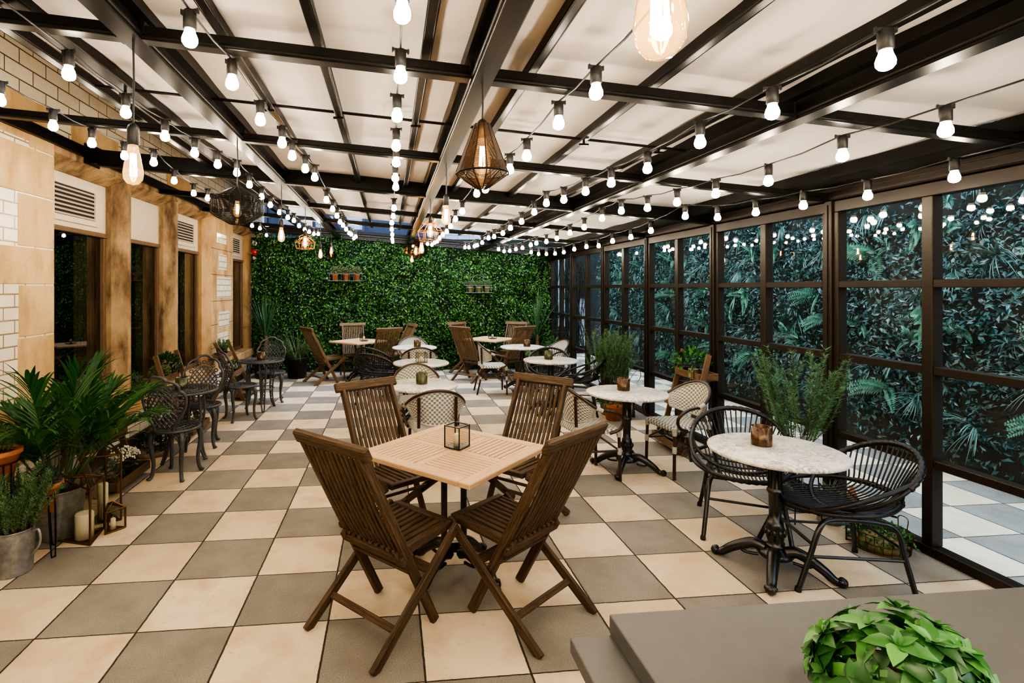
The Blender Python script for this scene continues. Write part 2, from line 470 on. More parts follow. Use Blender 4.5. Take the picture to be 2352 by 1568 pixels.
def m_amber(name):
    m, nt, out = newmat(name)
    t = N(nt, 'ShaderNodeBsdfTransparent'); t.inputs[0].default_value = (1, .80, .52, 1)
    e = N(nt, 'ShaderNodeEmission'); e.inputs[0].default_value = (1, .62, .28, 1); e.inputs[1].default_value = .5
    g = N(nt, 'ShaderNodeBsdfGlossy'); g.inputs['Roughness'].default_value = .02
    lw = N(nt, 'ShaderNodeLayerWeight'); f = math_(nt, 'MULTIPLY_ADD', math_(nt, 'POWER', lw.outputs['Facing'], 3.5), .7, .03)
    a = N(nt, 'ShaderNodeAddShader'); L(nt, t.outputs[0], a.inputs[0]); L(nt, e.outputs[0], a.inputs[1])
    mx = N(nt, 'ShaderNodeMixShader'); L(nt, f, mx.inputs[0]); L(nt, a.outputs[0], mx.inputs[1]); L(nt, g.outputs[0], mx.inputs[2]); L(nt, mx.outputs[0], out.inputs[0])
    m.cycles.emission_sampling = 'NONE'; return m
X['amber'] = m_amber('amber_bulb_glass')
X['bulb'] = m_emit('festoon_glow', (1.0, .84, .64), 90)
X['frost'] = m_emit('frosted_collar', (1.0, .78, .55), 5.0)
X['filament'] = m_emit('filament_glow', (1.0, .66, .32), 130)
X['red'] = m_plain('red_plastic', (.45, .01, .01), .35)
X['white'] = m_plain('white_plastic', (.75, .73, .7), .4)
X['dark_room'] = m_plain('dark_interior', (.03, .026, .02), .9)
X['curtain'] = m_plain('brown_curtain', (.16, .11, .06), .9)
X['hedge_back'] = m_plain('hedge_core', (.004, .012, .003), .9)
X['hedge'] = m_leaf('hedge_leaf', [(.006, .026, .005), (.012, .05, .008), (.022, .085, .012), (.035, .13, .018), (.075, .22, .035), (.13, .30, .07)], .22, .1)
X['living_back'] = m_plain('living_wall_core', (.04, .033, .022), .95, var=.6, scale=3)
X['living'] = m_leaf('living_wall_leaf', [(.012, .04, .034), (.025, .08, .07), (.085, .17, .16), (.15, .17, .15), (.018, .055, .048)], .26, .12)
X['fern'] = m_leaf('fern_frond', [(.06, .17, .10), (.12, .27, .17), (.09, .21, .14)], .45, .2)
X['tuft'] = m_leaf('grass_tuft', [(.06, .13, .10), (.17, .26, .22)], .35, .1)
X['palm'] = m_leaf('palm_leaf', [(.015, .07, .02), (.03, .125, .03), (.07, .22, .05)], .32, .25)
X['palm_stem'] = m_plain('palm_stem', (.05, .09, .02), .5)
X['rosemary'] = m_leaf('rosemary_needle', [(.05, .14, .045), (.10, .22, .08), (.15, .28, .12)], .5, .2)
X['rosemary_r'] = m_leaf('rosemary_needle_right', [(.04, .13, .05), (.08, .21, .085), (.13, .27, .13)], .5, .2)
X['stem'] = m_plain('woody_stem', (.09, .055, .03), .8)
X['bright_leaf'] = m_leaf('bright_leaf', [(.012, .06, .015), (.03, .13, .028), (.05, .19, .04), (.12, .33, .08)], .38, .15)
X['mid_leaf'] = m_leaf('mid_leaf', [(.03, .10, .02), (.07, .18, .04), (.12, .24, .07)], .4, .2)
X['pale_leaf'] = m_leaf('pale_leaf', [(.14, .22, .08), (.24, .33, .14)], .5, .2)
X['dark_leaf'] = m_leaf('dark_leaf', [(.01, .04, .012), (.02, .075, .02), (.03, .10, .03)], .35, .1)
X['grass'] = m_leaf('long_grass', [(.04, .10, .03), (.12, .18, .06), (.08, .15, .05)], .5, .15)
X['yucca'] = m_leaf('yucca_leaf', [(.03, .09, .035), (.05, .14, .055), (.10, .20, .08)], .4, .15)
X['trunk'] = m_plain('yucca_trunk', (.12, .075, .035), .8, var=.4, scale=20)
X['bloom'] = m_plain('white_bloom', (.75, .72, .6), .6)
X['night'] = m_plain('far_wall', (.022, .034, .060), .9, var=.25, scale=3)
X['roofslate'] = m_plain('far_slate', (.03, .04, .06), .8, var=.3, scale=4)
# ------------------------------------------------------------------ camera (level, shifted lens)
CAMX, CAMY, CAMZ, YAW = 1.724, -2.7354, 1.7099, -.1021
FPX, PX, PY = 1199.0, 1018.0, 662.0
cam = bpy.data.cameras.new('camera'); co = bpy.data.objects.new('camera', cam); COL.objects.link(co)
co.location = (CAMX, CAMY, CAMZ); co.rotation_euler = (PI / 2, 0, YAW)
cam.sensor_width = 36; cam.lens = FPX / 2352 * 36
cam.shift_x = (1176 - PX) / 2352; cam.shift_y = (PY - 784) / 2352
cam.clip_start = .02; cam.clip_end = 100
SC.camera = co
_c, _s = math.cos(YAW), math.sin(YAW)
def ray(u, v):
    r = (u - PX) / FPX; return (_c * r - _s, _s * r + _c, -(v - PY) / FPX)
def zb(x): return 2.73 - .077 * (x - .67)        # underside of the sloping roof steel
def roofpt(u, v, off):
    d = ray(u, v); t = (zb(CAMX) - off - CAMZ) / (d[2] + .077 * d[0])
    return V((CAMX + d[0] * t, CAMY + d[1] * t, CAMZ + d[2] * t))

# ------------------------------------------------------------------ floor
b = MB(); b.add([(-3.2, -8, 0), (12, -8, 0), (12, 14, 0), (-3.2, 14, 0)], [(0, 1, 2, 3)]); struct('floor', b, X['paving'])

# ------------------------------------------------------------------ left wall of stone and glazed brick
XW = -1.08
b = MB(); b.box2((-1.5, -8, .36), (XW, 1.957, 2.86)); struct('wall_left', b, X['brick_small'])
b = MB(); b.box2((-1.5, -8, 0), (-1.07, 8.9, .36)); struct('wall_left_plinth', b, X['brick_small'])
b = MB(); b.box2((-1.4, -8, 0), (-1.035, 8.9, .10)); struct('baseboard_left', b, X['black_pot'])
b = MB()
for y0, y1, z0, z1 in ((1.30, 1.957, .36, .86), (1.525, 1.957, .86, 1.33), (1.535, 1.957, 1.335, 1.735), (1.20, 1.957, 1.74, 2.03), (1.525, 1.957, 2.035, 2.44), (1.05, 1.957, 2.445, 2.81), (1.65, 1.957, 2.815, 2.93), (.30, .62, .9, 1.3)):
    b.cbox(((XW - .15), (y0 + y1) / 2, (z0 + z1) / 2), (.31, y1 - y0 - .004, z1 - z0 - .006), None, .004)
struct('wall_left_quoins', b, X['stone_pale'])
for nm, poly, mt in (
    ('pillar', [(-1.08, 3.19), (-1.08, 3.27), (-1.2, 3.36), (-1.34, 3.36), (-1.34, 3.10), (-1.2, 3.10)], 'stone_stain'),
    ('pillar', [(-1.08, 4.46), (-1.08, 4.54), (-1.2, 4.63), (-1.34, 4.63), (-1.34, 4.37), (-1.2, 4.37)], 'stone_stain'),
    ('pillar', [(-1.08, 5.86), (-1.08, 6.985), (-1.2, 7.06), (-1.34, 7.06), (-1.34, 5.76), (-1.2, 5.76)], 'stone'),
    ('pillar', [(-1.08, 8.36), (-1.08, 9.2), (-1.34, 9.2), (-1.34, 8.24), (-1.2, 8.24)], 'stone')):
    b = MB(); b.prism(poly, .36, 2.87); struct(nm, b, X[mt])
b = MB()
for z0, z1, y0, y1 in ((1.06, 1.32, 6.2, 6.75), (1.55, 1.9, 6.12, 6.85), (2.02, 2.28, 6.2, 6.62), (.72, .98, 6.15, 6.7), (2.45, 2.62, 6.1, 6.6)):
    b.box2((-1.2, y0, z0), (-1.076, y1, z1), .003)
struct('wall_left_brick_panels', b, X['brick_small'])
b = MB()
for z in (.75, 1.12, 1.5, 1.93, 2.35):
    b.box2((-1.11, 5.855, z), (-1.0775, 6.99, z + .006)); b.box2((-1.11, 8.355, z + .1), (-1.0775, 8.9, z + .106))
struct('trim_1', b, X['soil'])
# sills
for y0, y1 in ((1.957, 5.86), (6.985, 8.36)):
    b = MB(); b.box2((-1.36, y0 - .03, .36), (-1.03, y1 + .03, .5), .012); struct('trim_2', b, X['stone'])
# lintel: splayed underside
b = MB()
for y0, y1 in ((1.957, 5.86), (6.985, 8.36)):
    P = [(-1.08, 2.86), (-1.08, 3.0), (-1.4, 3.0), (-1.4, 2.77), (-1.24, 2.77)]
    vs = [(x, y0, z) for x, z in P] + [(x, y1, z) for x, z in P]
    b.add(vs, [(4, 3, 2, 1, 0), (5, 6, 7, 8, 9)] + [(i, (i + 1) % 5, 5 + (i + 1) % 5, 5 + i) for i in range(5)])
struct('lintel', b, X['stone_stain'])
b = MB(); b.box2((-1.4, -8, 2.86), (XW, 1.957, 3.0)); b.box2((-1.4, 5.86, 2.86), (XW, 6.985, 3.0)); b.box2((-1.4, 8.36, 2.86), (XW, 9.2, 3.0)); struct('lintel', b, X['stone'])
b = MB(); b.box2((-1.11, -8, 2.915), (-1.04, 9, 2.93)); b.box2((-1.11, -8, 2.93), (-1.07, 9, 3.0)); b.box2((-1.11, -8, 2.992), (-1.04, 9, 3.005)); struct('trim_3', b, X['steel'])
b = MB(); b.box2((-1.5, -8, 3.0), (XW - .004, 9.2, 4.7)); struct('wall_left_upper', b, X['brick'])
b = MB()
for y0, y1, z1 in ((1.3, 1.9, 3.2), (2.2, 3.0, 3.22), (3.02, 3.6, 3.14), (4.2, 5.2, 3.2), (6.2, 7.1, 3.2)): b.box2((-1.2, y0, 3.005), (-1.078, y1, z1), .004)
struct('wall_left_upper_blocks', b, X['stone_pale'])
# room behind the windows
b = MB(); b.box2((-3.2, 1.2, 0), (-3.15, 9, 3.2)); b.box2((-3.2, 1.2, 0), (-1.5, 1.25, 3.2)); b.box2((-3.2, 9, 0), (-1.4, 9.05, 3.2)); b.box2((-3.2, 1.2, 3.0), (-1.4, 9, 3.05)); b.box2((-3.2, 1.2, 0), (-1.5, 9, .02))
struct('wall_interior', b, X['dark_room'])
def left_window(n, y0, y1, louvre):
    e = bpy.data.objects.new('window_%d' % n, None); COL.objects.link(e); e['kind'] = 'structure'
    fy0, fy1 = y0, y1
    m = MB(); m.box2((-1.31, fy0, 2.28), (-1.255, fy1, 2.80))
    if louvre:
        a0, a1 = lerp(fy0, fy1, .27), lerp(fy0, fy1, .80)
        for (ya, yb, za, zb_) in ((a0 - .07, a0, 2.33, 2.72), (a1, a1 + .05, 2.33, 2.72), (a0, a1, 2.33, 2.385), (a0, a1, 2.665, 2.72)): m.box2((-1.256, ya, za), (-1.238, yb, zb_), .002)
    m.build('top_panel', X['painted'], e)
    if louvre:
        k = MB()
        for i in range(7):
            z = 2.40 + i * .04
            k.cbox((-1.246, (a0 + a1) / 2, z), (.028, a1 - a0, .006), M.Rotation(rad(42), 3, 'Y'))
        k.build('louvre', X['painted'], e)
        k = MB(); k.box2((-1.2545, a0, 2.38), (-1.2535, a1, 2.67)); k.build('louvre_shade_sheet', X['dark_room'], e)  # dark sheet put in for the shade behind the slats
    m = MB(); m.box2((-1.33, fy0, 2.235), (-1.235, fy1, 2.28), .004); m.box2((-1.33, fy1 - .075, .5), (-1.25, fy1, 2.235), .004); m.box2((-1.33, fy0, .5), (-1.25, fy0 + .06, 2.235), .004); m.box2((-1.33, fy0, .5), (-1.25, fy1, .56), .004)
    m.build('frame', X['pine'], e)
    m = MB(); m.add([(-1.285, fy0, .5), (-1.285, fy1, .5), (-1.285, fy1, 2.25), (-1.285, fy0, 2.25)], [(0, 1, 2, 3)]); m.build('pane', X['dglass'], e)
    m = MB()
    m.grid(lambda a, t: (-1.42 + .025 * math.sin(a * 34), lerp(fy1 - .30, fy1 - .02, a), lerp(.1, 2.7, t)), 30, 1); m.build('curtain', X['curtain'], e)
left_window(1, 1.90, 3.13, True); left_window(2, 3.33, 4.40, False); left_window(3, 4.60, 5.79, True); left_window(4, 7.03, 8.27, True)

# ------------------------------------------------------------------ roof steel
def slope_beam(name, y, x0, x1, w, h, up=0.0, mt='steel'):
    m = MB(); z0, z1 = zb(x0) + up, zb(x1) + up
    P = [(x0, y - w / 2, z0), (x1, y - w / 2, z1), (x1, y + w / 2, z1), (x0, y + w / 2, z0)]
    m.add(P + [(p[0], p[1], p[2] + h) for p in P], [(3, 2, 1, 0), (4, 5, 6, 7), (0, 1, 5, 4), (1, 2, 6, 5), (2, 3, 7, 6), (3, 0, 4, 7)])
    # rolled lip along the underside
    m.tube([(x0, y - w / 2, z0 + .012), (x1, y - w / 2, z1 + .012)], .012, 6); m.tube([(x0, y + w / 2, z0 + .012), (x1, y + w / 2, z1 + .012)], .012, 6)
    return struct(name, m, X[mt])
for y in (-3.4, -1.93, -.46, 1.02, 3.95, 5.40, 6.88): slope_beam('ceiling_beam', y, -1.06, 5.14, .055, .058)
slope_beam('ceiling_beam', 2.5, -1.0, 5.14, .07, .155)
m = MB(); m.box2((-1.075, 2.38, 2.86), (-1.06, 2.62, 3.05), .003); m.box2((-1.06, 2.45, 2.88), (-1.0, 2.55, 3.03)); struct('trim_4', m, X['steel'])
slope_beam('ceiling_beam', 8.12, -1.06, 5.2, .06, .13, 0.0, 'steel_soft')
slope_beam('ceiling_beam', 7.62, -1.06, 5.2, .05, .06, .03, 'steel_soft')
YEND = 8.2
for x in (.67, 2.13, 3.65):
    m = MB(); z = zb(x)
    m.box2((x - .024, -6, z + .012), (x + .024, YEND, z + .15)); m.box2((x - .045, -6, z - .004), (x + .045, YEND, z + .014), .003)
    m.tube([(x - .045, -6, z + .016), (x - .045, YEND, z + .016)], .010, 6); m.tube([(x + .045, -6, z + .016), (x + .045, YEND, z + .016)], .010, 6)
    m.box2((x + .024, -6, z + .08), (x + .075, YEND, z + .165)); m.box2((x - .075, -6, z + .09), (x - .024, YEND, z + .165))
    for yy in (-.46, 1.02, 2.5, 3.95, 5.4, 6.88):
        for sx in (-1, 1): m.box2((x + sx * .05 - .008, yy - .035, z), (x + sx * .05 + .008, yy + .035, z + .075), .003)
    struct('ceiling_beam', m, X['steel'])
for x, w, ye in ((.22, .10, 5.0), (.03, .05, 8.0), (1.02, .035, 6.1), (1.42, .035, 6.3), (1.88, .035, 6.3), (2.36, .035, 6.3), (2.93, .04, 6.3), (3.42, .04, 6.3)):
    m = MB(); z = zb(x)
    m.box2((x - w / 2, -6, z + .075), (x + w / 2, ye, z + .132), .004)
    m.tube([(x - w / 2, -6, z + .08), (x - w / 2, ye, z + .08)], .006, 6); m.tube([(x + w / 2, -6, z + .08), (x + w / 2, ye, z + .08)], .006, 6)
    struct('rafter', m, X['steel'])
m = MB()
for y in (.42, ):
    m.tube([(.06, y, zb(.06) + .085), (3.6, y, zb(3.6) + .085)], .009, 8)
    for x in (.22, 1.02, 1.42, 1.88, 2.93, 3.42): m.bar((x, y, zb(x) + .05), (x, y, zb(x) + .12), .012, .012, (0, 1, 0)); m.bar((x - .03, y, zb(x) + .052), (x + .03, y, zb(x) + .052), .012, .012)
struct('trim_5', m, X['steel'])
for i, (x0, x1, y1a, y1b) in enumerate(((.05, .62, 5.0, 5.1), (.72, 2.08, 5.45, 5.75), (2.18, 3.60, 5.75, 5.95), (3.70, 4.76, 5.9, 6.2))):
    m = MB()
    def fn(a, t):
        x = lerp(x0, x1, a); y = lerp(-6, lerp(y1a, y1b, a), t)
        return (x, y, zb(x) + .137 + .010 * math.sin(y * 3.1 + i) * math.sin(a * PI) + .006 * math.sin(y * 7.3 + x * 2))
    m.grid(fn, 8, 110); struct('ceiling', m, X['fabric'])
m = MB()
for x0, x1, dz, h in ((4.74, 4.87, .05, .08), (4.90, 5.13, .09, .03)):
    z0, z1 = zb(x0) + dz, zb(x1) + dz
    for (ya, yb) in ((-6, 8.2),):
        P = [(x0, ya, z0), (x1, ya, z1), (x1, yb, z1), (x0, yb, z0)]
        m.add(P + [(p[0], p[1], p[2] + h) for p in P], [(3, 2, 1, 0), (4, 5, 6, 7), (0, 1, 5, 4), (1, 2, 6, 5), (2, 3, 7, 6), (3, 0, 4, 7)])
struct('ceiling_edge', m, X['steel'])
m = MB(); m.box2((5.12, -6, 2.39), (5.27, 8.2, 2.62), .004); m.box2((5.105, -6, 2.45), (5.12, 8.2, 2.475)); m.box2((5.10, -6, 2.395), (5.12, 8.2, 2.415)); struct('trim_6', m, X['steel_soft'])
# added slab, out of view, keeps sky light off the upper brickwork
m = MB(); m.box2((-1.5, -8, 4.6), (.02, 14, 4.72)); struct('sky_blocker_top', m, X['dark_room'])

# ------------------------------------------------------------------ glazed right wall
POSTS = [-3.4, -1.93, -.46, 1.02, 2.5, 3.95, 5.40, 6.88, 8.2]
for y in POSTS:
    m = MB(); m.box2((5.13, y - .032, 0), (5.25, y + .032, 2.39), .005); m.box2((5.122, y - .004, .05), (5.13, y + .004, 2.36)); struct('pillar', m, X['steel_soft'])
for i in range(len(POSTS) - 1):
    y0, y1 = POSTS[i] + .033, POSTS[i + 1] - .033
    e = bpy.data.objects.new('window_%d' % (5 + i), None); COL.objects.link(e); e['kind'] = 'structure'
    m = MB()
    m.box2((5.15, y0, .0), (5.23, y1, .065), .006); m.box2((5.15, y0, 2.30), (5.23, y1, 2.385), .004)
    m.box2((5.15, y0, .065), (5.23, y0 + .04, 2.30), .004); m.box2((5.15, y1 - .04, .065), (5.23, y1, 2.30), .004)
    m.build('frame', X['steel_soft'], e)
    ym = (y0 + y1) / 2 - .0
    m = MB(); m.box2((5.15, ym - .034, .065), (5.23, ym + .034, 2.30), .004); m.build('mullion', X['steel_soft'], e)
    for z in (.565, 1.16, 1.715):
        m = MB(); m.box2((5.155, y0 + .04, z), (5.225, ym - .034, z + .052), .004); m.box2((5.155, ym + .034, z), (5.225, y1 - .04, z + .052), .004); m.build('glazing_bar', X['steel_soft'], e)
    for ya, yb in ((y0 + .04, ym - .034), (ym + .034, y1 - .04)):
        for za, zc in ((.065, .565), (.617, 1.16), (1.212, 1.715), (1.767, 2.30)):
            m = MB(); m.add([(5.19, ya, za), (5.19, yb, za), (5.19, yb, zc), (5.19, ya, zc)], [(0, 1, 2, 3)]); m.build('pane', X['glass'], e)

# ------------------------------------------------------------------ hedge wall at the far end
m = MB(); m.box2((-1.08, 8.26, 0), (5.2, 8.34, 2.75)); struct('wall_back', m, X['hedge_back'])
from mathutils import noise as NZ
m = MB(); R = random.Random(3)
for i in range(40000):
    x = R.uniform(-1.03, 5.12); z = R.uniform(0, 1) * (zb(x) + .02)
    n = NZ.noise(V((x * 2.3, z * 2.3, 3))); n2 = NZ.noise(V((x * 6, z * 6, 9)))
    if n + n2 * .6 < -.22 and R.random() < .6: continue
    dep = max(0, .12 + .16 * n + .09 * n2)
    y = 8.25 - min(.2, dep * R.uniform(.4, 1)) - .01
    nr = V((R.gauss(0, .6), -1, R.gauss(.25, .6)))
    d = V((R.gauss(0, 1), R.gauss(-.3, .4), R.gauss(-.1, 1)))
    s = R.uniform(.03, .068)
    m.leaf2((x, y, max(.01, z)), d, nr, s, s * .62)
tag(m.build('hedge_wall', X['hedge']), 'dense green leafy hedge covering the far end wall', 'hedge', kind='stuff')

# ------------------------------------------------------------------ planted wall outdoors
m = MB(); m.box2((7.0, -3, 0), (7.2, 9.8, 3.8)); struct('wall_outside', m, X['living_back'])
m = MB(); R = random.Random(5)
for i in range(58000):
    y = R.uniform(-2.6, 9.6); z = R.uniform(.02, 1) ** .9 * 3.3
    n = NZ.noise(V((y * .9, z * .9, 1)))
    if n < -.28 and R.random() < .75: continue
    if z < .35 and R.random() < .6: continue
    x = 6.98 - R.uniform(0, .16) * (1 + n)
    s = R.uniform(.03, .075)
    m.leaf2((x, y, z), (R.gauss(-.4, .4), R.gauss(0, 1), R.gauss(-.35, .9)), (-1, R.gauss(0, .6), R.gauss(.5, .6)), s, s * R.uniform(.3, .6))
tag(m.build('living_wall_foliage', X['living']), 'dark ivy-like foliage planted over the outdoor wall beyond the glass', 'foliage', kind='stuff')
def fern_mesh(seed):
    R = random.Random(seed); m = MB()
    for k in range(R.randint(3, 6)):
        a = R.uniform(-1.2, 1.2); d = V((-.55, math.sin(a), math.cos(a) * .5 + R.uniform(-.5, .2))).normalized()
        Lf = R.uniform(.26, .46); p = V((0, 0, 0)); side = d.cross(V((-1, 0, .3))).normalized()
        for i in range(16):
            t = i / 15; w = Lf * .26 * (1 - t) ** .6 * min(1, .35 + t * 5)
            for sg in (-1, 1):
                m.leaf2(p, side * sg + d * .45 + V((0, 0, -.15)), V((-1, 0, .5)), w, Lf * .055)
            d = (d + V((0, 0, -.055))).normalized(); p = p + d * (Lf / 16)
    return m
def tuft_mesh(seed):
    R = random.Random(seed); m = MB()
    for k in range(34):
        a = R.uniform(0, 2 * PI); d = V((-.7, math.cos(a), math.sin(a) * .8 + .25))
        m.blade((0, 0, 0), d, R.uniform(.2, .42), R.uniform(.008, .014), R.uniform(1.2, 2.6), 5)
    return m
R = random.Random(21)
fproto = []
for k in range(3):
    o = fern_mesh(40 + k).build('fern', X['fern']); tag(o, 'feathery fern clump growing out of the planted outdoor wall', 'fern', 'ferns on the outdoor planted wall'); fproto.append(o)
tproto = []
for k in range(3):
    o = tuft_mesh(60 + k).build('grass_tuft', X['tuft']); tag(o, 'arching pale grass tuft on the planted outdoor wall', 'grass plant', 'grass tufts on the outdoor planted wall'); tproto.append(o)
used = set()
pts = []
for i in range(230):
    for _ in range(40):
        y = R.uniform(-1.4, 9.3); z = R.uniform(.35, 3.1)
        if all((y - a) ** 2 + (z - c) ** 2 > .05 for a, c in pts): break
    pts.append((y, z))
    pr = (fproto if i % 3 < 1 else tproto); k = (i // 3) % 3; o = pr[k]
    if o.name in used: o = clone(o)
    used.add(o.name)
    o.location = (6.86 + R.uniform(-.02, .06), y, z); o.rotation_euler = (R.uniform(-.7, .7), 0, R.uniform(-.4, .4)); s = R.uniform(.55, 1.0); o.scale = (s, s, s)

# ------------------------------------------------------------------ what stands beyond
m = MB(); m.box2((5.28, 10.6, 0), (8.5, 10.7, 3.2)); struct('wall_yard', m, X['yard_dark'])
m = MB(); m.box2((6.12, 10.57, .7), (6.3, 10.6, 2.6)); m.box2((6.42, 10.57, .3), (6.6, 10.6, 2.2)); m.box2((6.7, 10.57, .2), (6.98, 10.6, 1.45)); struct('trim_7', m, X['yard_pale'])
m = MB(); R = random.Random(8)
for k in range(34):
    x = R.uniform(5.9, 7.0); p = [V((x, 10.54, 0))]
    for i in range(9): p.append(p[-1] + V((R.gauss(0, .06), R.gauss(0, .004), R.uniform(.18, .34))))
    m.tube(spline(p, 3), [.008] * (9 * 3 + 1), 5)
tag(m.build('climbing_twigs', X['soil']), 'bare climbing stems on the pale yard wall past the last panes', 'climber', kind='stuff')
e = thing('neighbouring_building', 'dark blue building rising behind the far hedge', 'building', (0, 11.2, 0))
m = MB(); m.box2((-8, 0, 0), (2.9, .3, 9)); m.build('wall', X['night'], e)
m = MB(); m.box2((2.9, -.1, 0), (9, .3, 3.75)); m.build('brick_wing', X['far_brick'], e)
m = MB(); m.add([(2.7, -.3, 3.75), (9, -.3, 3.6), (9, 2.5, 9), (2.7, 2.5, 9)], [(0, 1, 2, 3)]); m.build('roof', X['roofslate'], e)
for x0, x1, z0, z1 in ((-2.2, -1.5, 3.3, 4.6), (-1.1, -.7, 3.2, 3.8), (.6, 1.0, 3.25, 3.75), (-.2, .25, 3.1, 3.6), (1.5, 2.4, 3.9, 4.0)):
    w = MB(); w.box2((x0 - .06, -.04, z0 - .06), (x1 + .06, 0, z1 + .06)); wf = w.build('window', X['roofslate'], e)
    w = MB(); w.box2((x0, -.05, z0), (x1, -.041, z1)); w.build('pane', X['far_brick'], wf)
m = MB(); m.box2((.0, -6, 3.0), (.03, 9, 4.6)); struct('sky_blocker_side', m, X['painted'])  # added upstand, unseen from the camera, blocks sky light above the roof edge
# wall behind the camera closes the terrace
m = MB(); m.box2((-1.5, -6.2, 0), (5.3, -6.0, 2.9)); struct('wall_front', m, X['painted'])

# ------------------------------------------------------------------ light
w = bpy.data.worlds.new('dusk'); SC.world = w; w.use_nodes = True
nt = w.node_tree; bg = nt.nodes['Background']; tcw = nt.nodes.new('ShaderNodeTexCoord'); sxw = nt.nodes.new('ShaderNodeSeparateXYZ'); L(nt, tcw.outputs['Generated'], sxw.inputs[0])
L(nt, ramp(nt, sxw.outputs[2], [(0, (.50, .56, .66)), (.25, (.56, .65, .80)), (1, (.60, .71, .90))]), bg.inputs[0]); bg.inputs[1].default_value = 5.5
def lamp(name, loc, power, col, size):
    l = bpy.data.lights.new(name, 'POINT'); l.energy = power; l.color = col; l.shadow_soft_size = size
    o = bpy.data.objects.new(name, l); COL.objects.link(o); o.location = loc; return o
for x in (-.2, 1.1, 2.4, 3.7, 4.8):
    for y in (-2.5, -3.9): lamp('fill_lamp', (x, y, zb(x) - .12), 22, (1, .82, .6), .06)  # added warm fill, out of view, in place of further string bulbs
SC.view_settings.view_transform = 'AgX'
SC.view_settings.look = 'AgX - High Contrast'
SC.view_settings.exposure = 0.7
SC.cycles.use_denoising = True
SC.cycles.max_bounces = 6; SC.cycles.use_adaptive_sampling = True; SC.cycles.adaptive_threshold = .03; SC.cycles.transparent_max_bounces = 20; SC.cycles.sample_clamp_indirect = 6
# ------------------------------------------------------------------ festoon lights
BULBS = {
1:[(0,227),(122,286),(211,326),(286,355),(353,370),(400,413),(445,442),(477,453),(579,517),(597,523),(612,539)],
2:[(158,165),(289,255),(379,310),(447,348),(500,375),(544,394),(573,422),(601,450),(621,469),(642,486),(661,498),(675,505),(687,517),(700,526),(710,531),(721,536),(731,536)],
3:[(436,84),(533,186),(598,272),(648,325),(671,355),(701,385),(723,405),(750,457),(764,478),(774,494),(781,508),(788,516),(795,525),(802,534),(807,537),(813,546),(817,542)],
4:[(924,24),(920,169),(912,262),(910,332),(910,370),(908,406),(909,427),(905,476),(903,495),(900,510),(900,525),(901,537),(901,547),(902,554)],
5:[(1523,62),(1369,207),(1283,279),(1210,355),(1171,386),(1115,432),(1095,442),(1062,483),(1046,501),(1035,518),(1026,530),(1017,537),(1010,545),(1004,553),(998,556),(992,561),(982,559)],
6:[(2034,134),(1774,253),(1608,323),(1487,384),(1404,417),(1345,437),(1295,456),(1255,464),(1227,485),(1198,507),(1172.5,522),(1155,534),(1135,542),(1122,545),(1107.5,556),(1096,562),(1090,564),(1077,567),(1068,567)],
7:[(2172,294),(1935,354),(1765,413),(1644,442),(1555,462),(1487,475),(1427,482),(1383,499),(1342,520),(1309,533),(1279,546),(1255,553.5),(1232,557),(1219,561),(1200,568),(1185,571),(1171,575),(1158,576),(1145,571)],
8:[(2192,403),(1993,446),(1845,469),(1736,485),(1648,497),(1574,494),(1495,528),(1449,543),(1407,552),(1375,563),(1347,565),(1319,571),(1295,578),(1275,581),(1255,582),(1237,582),(1220,578)]}
STRN = {1: 'nearest the brick wall', 2: 'left of the first long beam', 3: 'right of the first long beam', 4: 'down the middle of the roof',
        5: 'right of the central beam', 6: 'left of the right-hand beam', 7: 'right of the right-hand beam', 8: 'nearest the glazed wall'}
ORD = ['nearest', 'second', 'third', 'fourth', 'fifth', 'sixth', 'seventh', 'eighth', 'ninth', 'tenth', 'eleventh', 'twelfth']
def make_festoon():
    t = thing('festoon_bulb', '', 'light bulb')
    m = MB(); m.lathe([(.0205, .026), (.0225, .028), (.0225, .085), (.019, .092), (.008, .094)], 12)
    m.cbox((0, 0, .089), (.062, .016, .012), None, .002)
    for s in (-1, 1): m.cbox((s * .031, 0, .089), (.006, .012, .02), None, .002)
    m.build('socket', X['black'], t)
    m = MB(); m.cm = 1; m.lathe([(.017, .027), (.0185, .018), (.0205, .010)], 12); m.cm = 0
    m.lathe([(.0205, .010), (.0240, .001), (.0268, -.010), (.0255, -.023), (.018, -.033), (.008, -.0375), (1e-5, -.0385)], 12)
    m.build('bulb', [X['bulb'], X['frost']], t); return t
FEST = Proto(make_festoon)
R = random.Random(2)
for k in BULBS:
    Pn = [roofpt(u, v, .10) for u, v in BULBS[k]]
    Pn.sort(key=lambda p: p.y)
    for i, p in enumerate(Pn):
        if i < 10: lab = '%s bulb from the camera on the string %s' % (ORD[i], STRN[k]); g = 'festoon bulbs on the string ' + STRN[k]
        else: lab = 'tiny far bulb at the hedge end of the string ' + STRN[k]; g = 'far festoon bulbs on the string ' + STRN[k]
        FEST.at(p, R.uniform(-25, 25), lab, g)
    m = MB(); cp = [V((Pn[0].x, -3.5, zb(Pn[0].x) - .01))]
    for i, p in enumerate(Pn):
        q = p + V((0, 0, .094)); 
        if i: mid = (cp[-1] + q) / 2; mid.z -= .012 if q.y - cp[-1].y > .2 else .002; cp.append(mid)
        cp.append(q)
    cp.append(V((cp[-1].x, 8.05, zb(cp[-1].x) + .01)))
    m.tube(cp, .0042, 6)
    tag(m.build('festoon_cable', X['cable']), 'thin black light-string cable ' + STRN[k], 'cable')
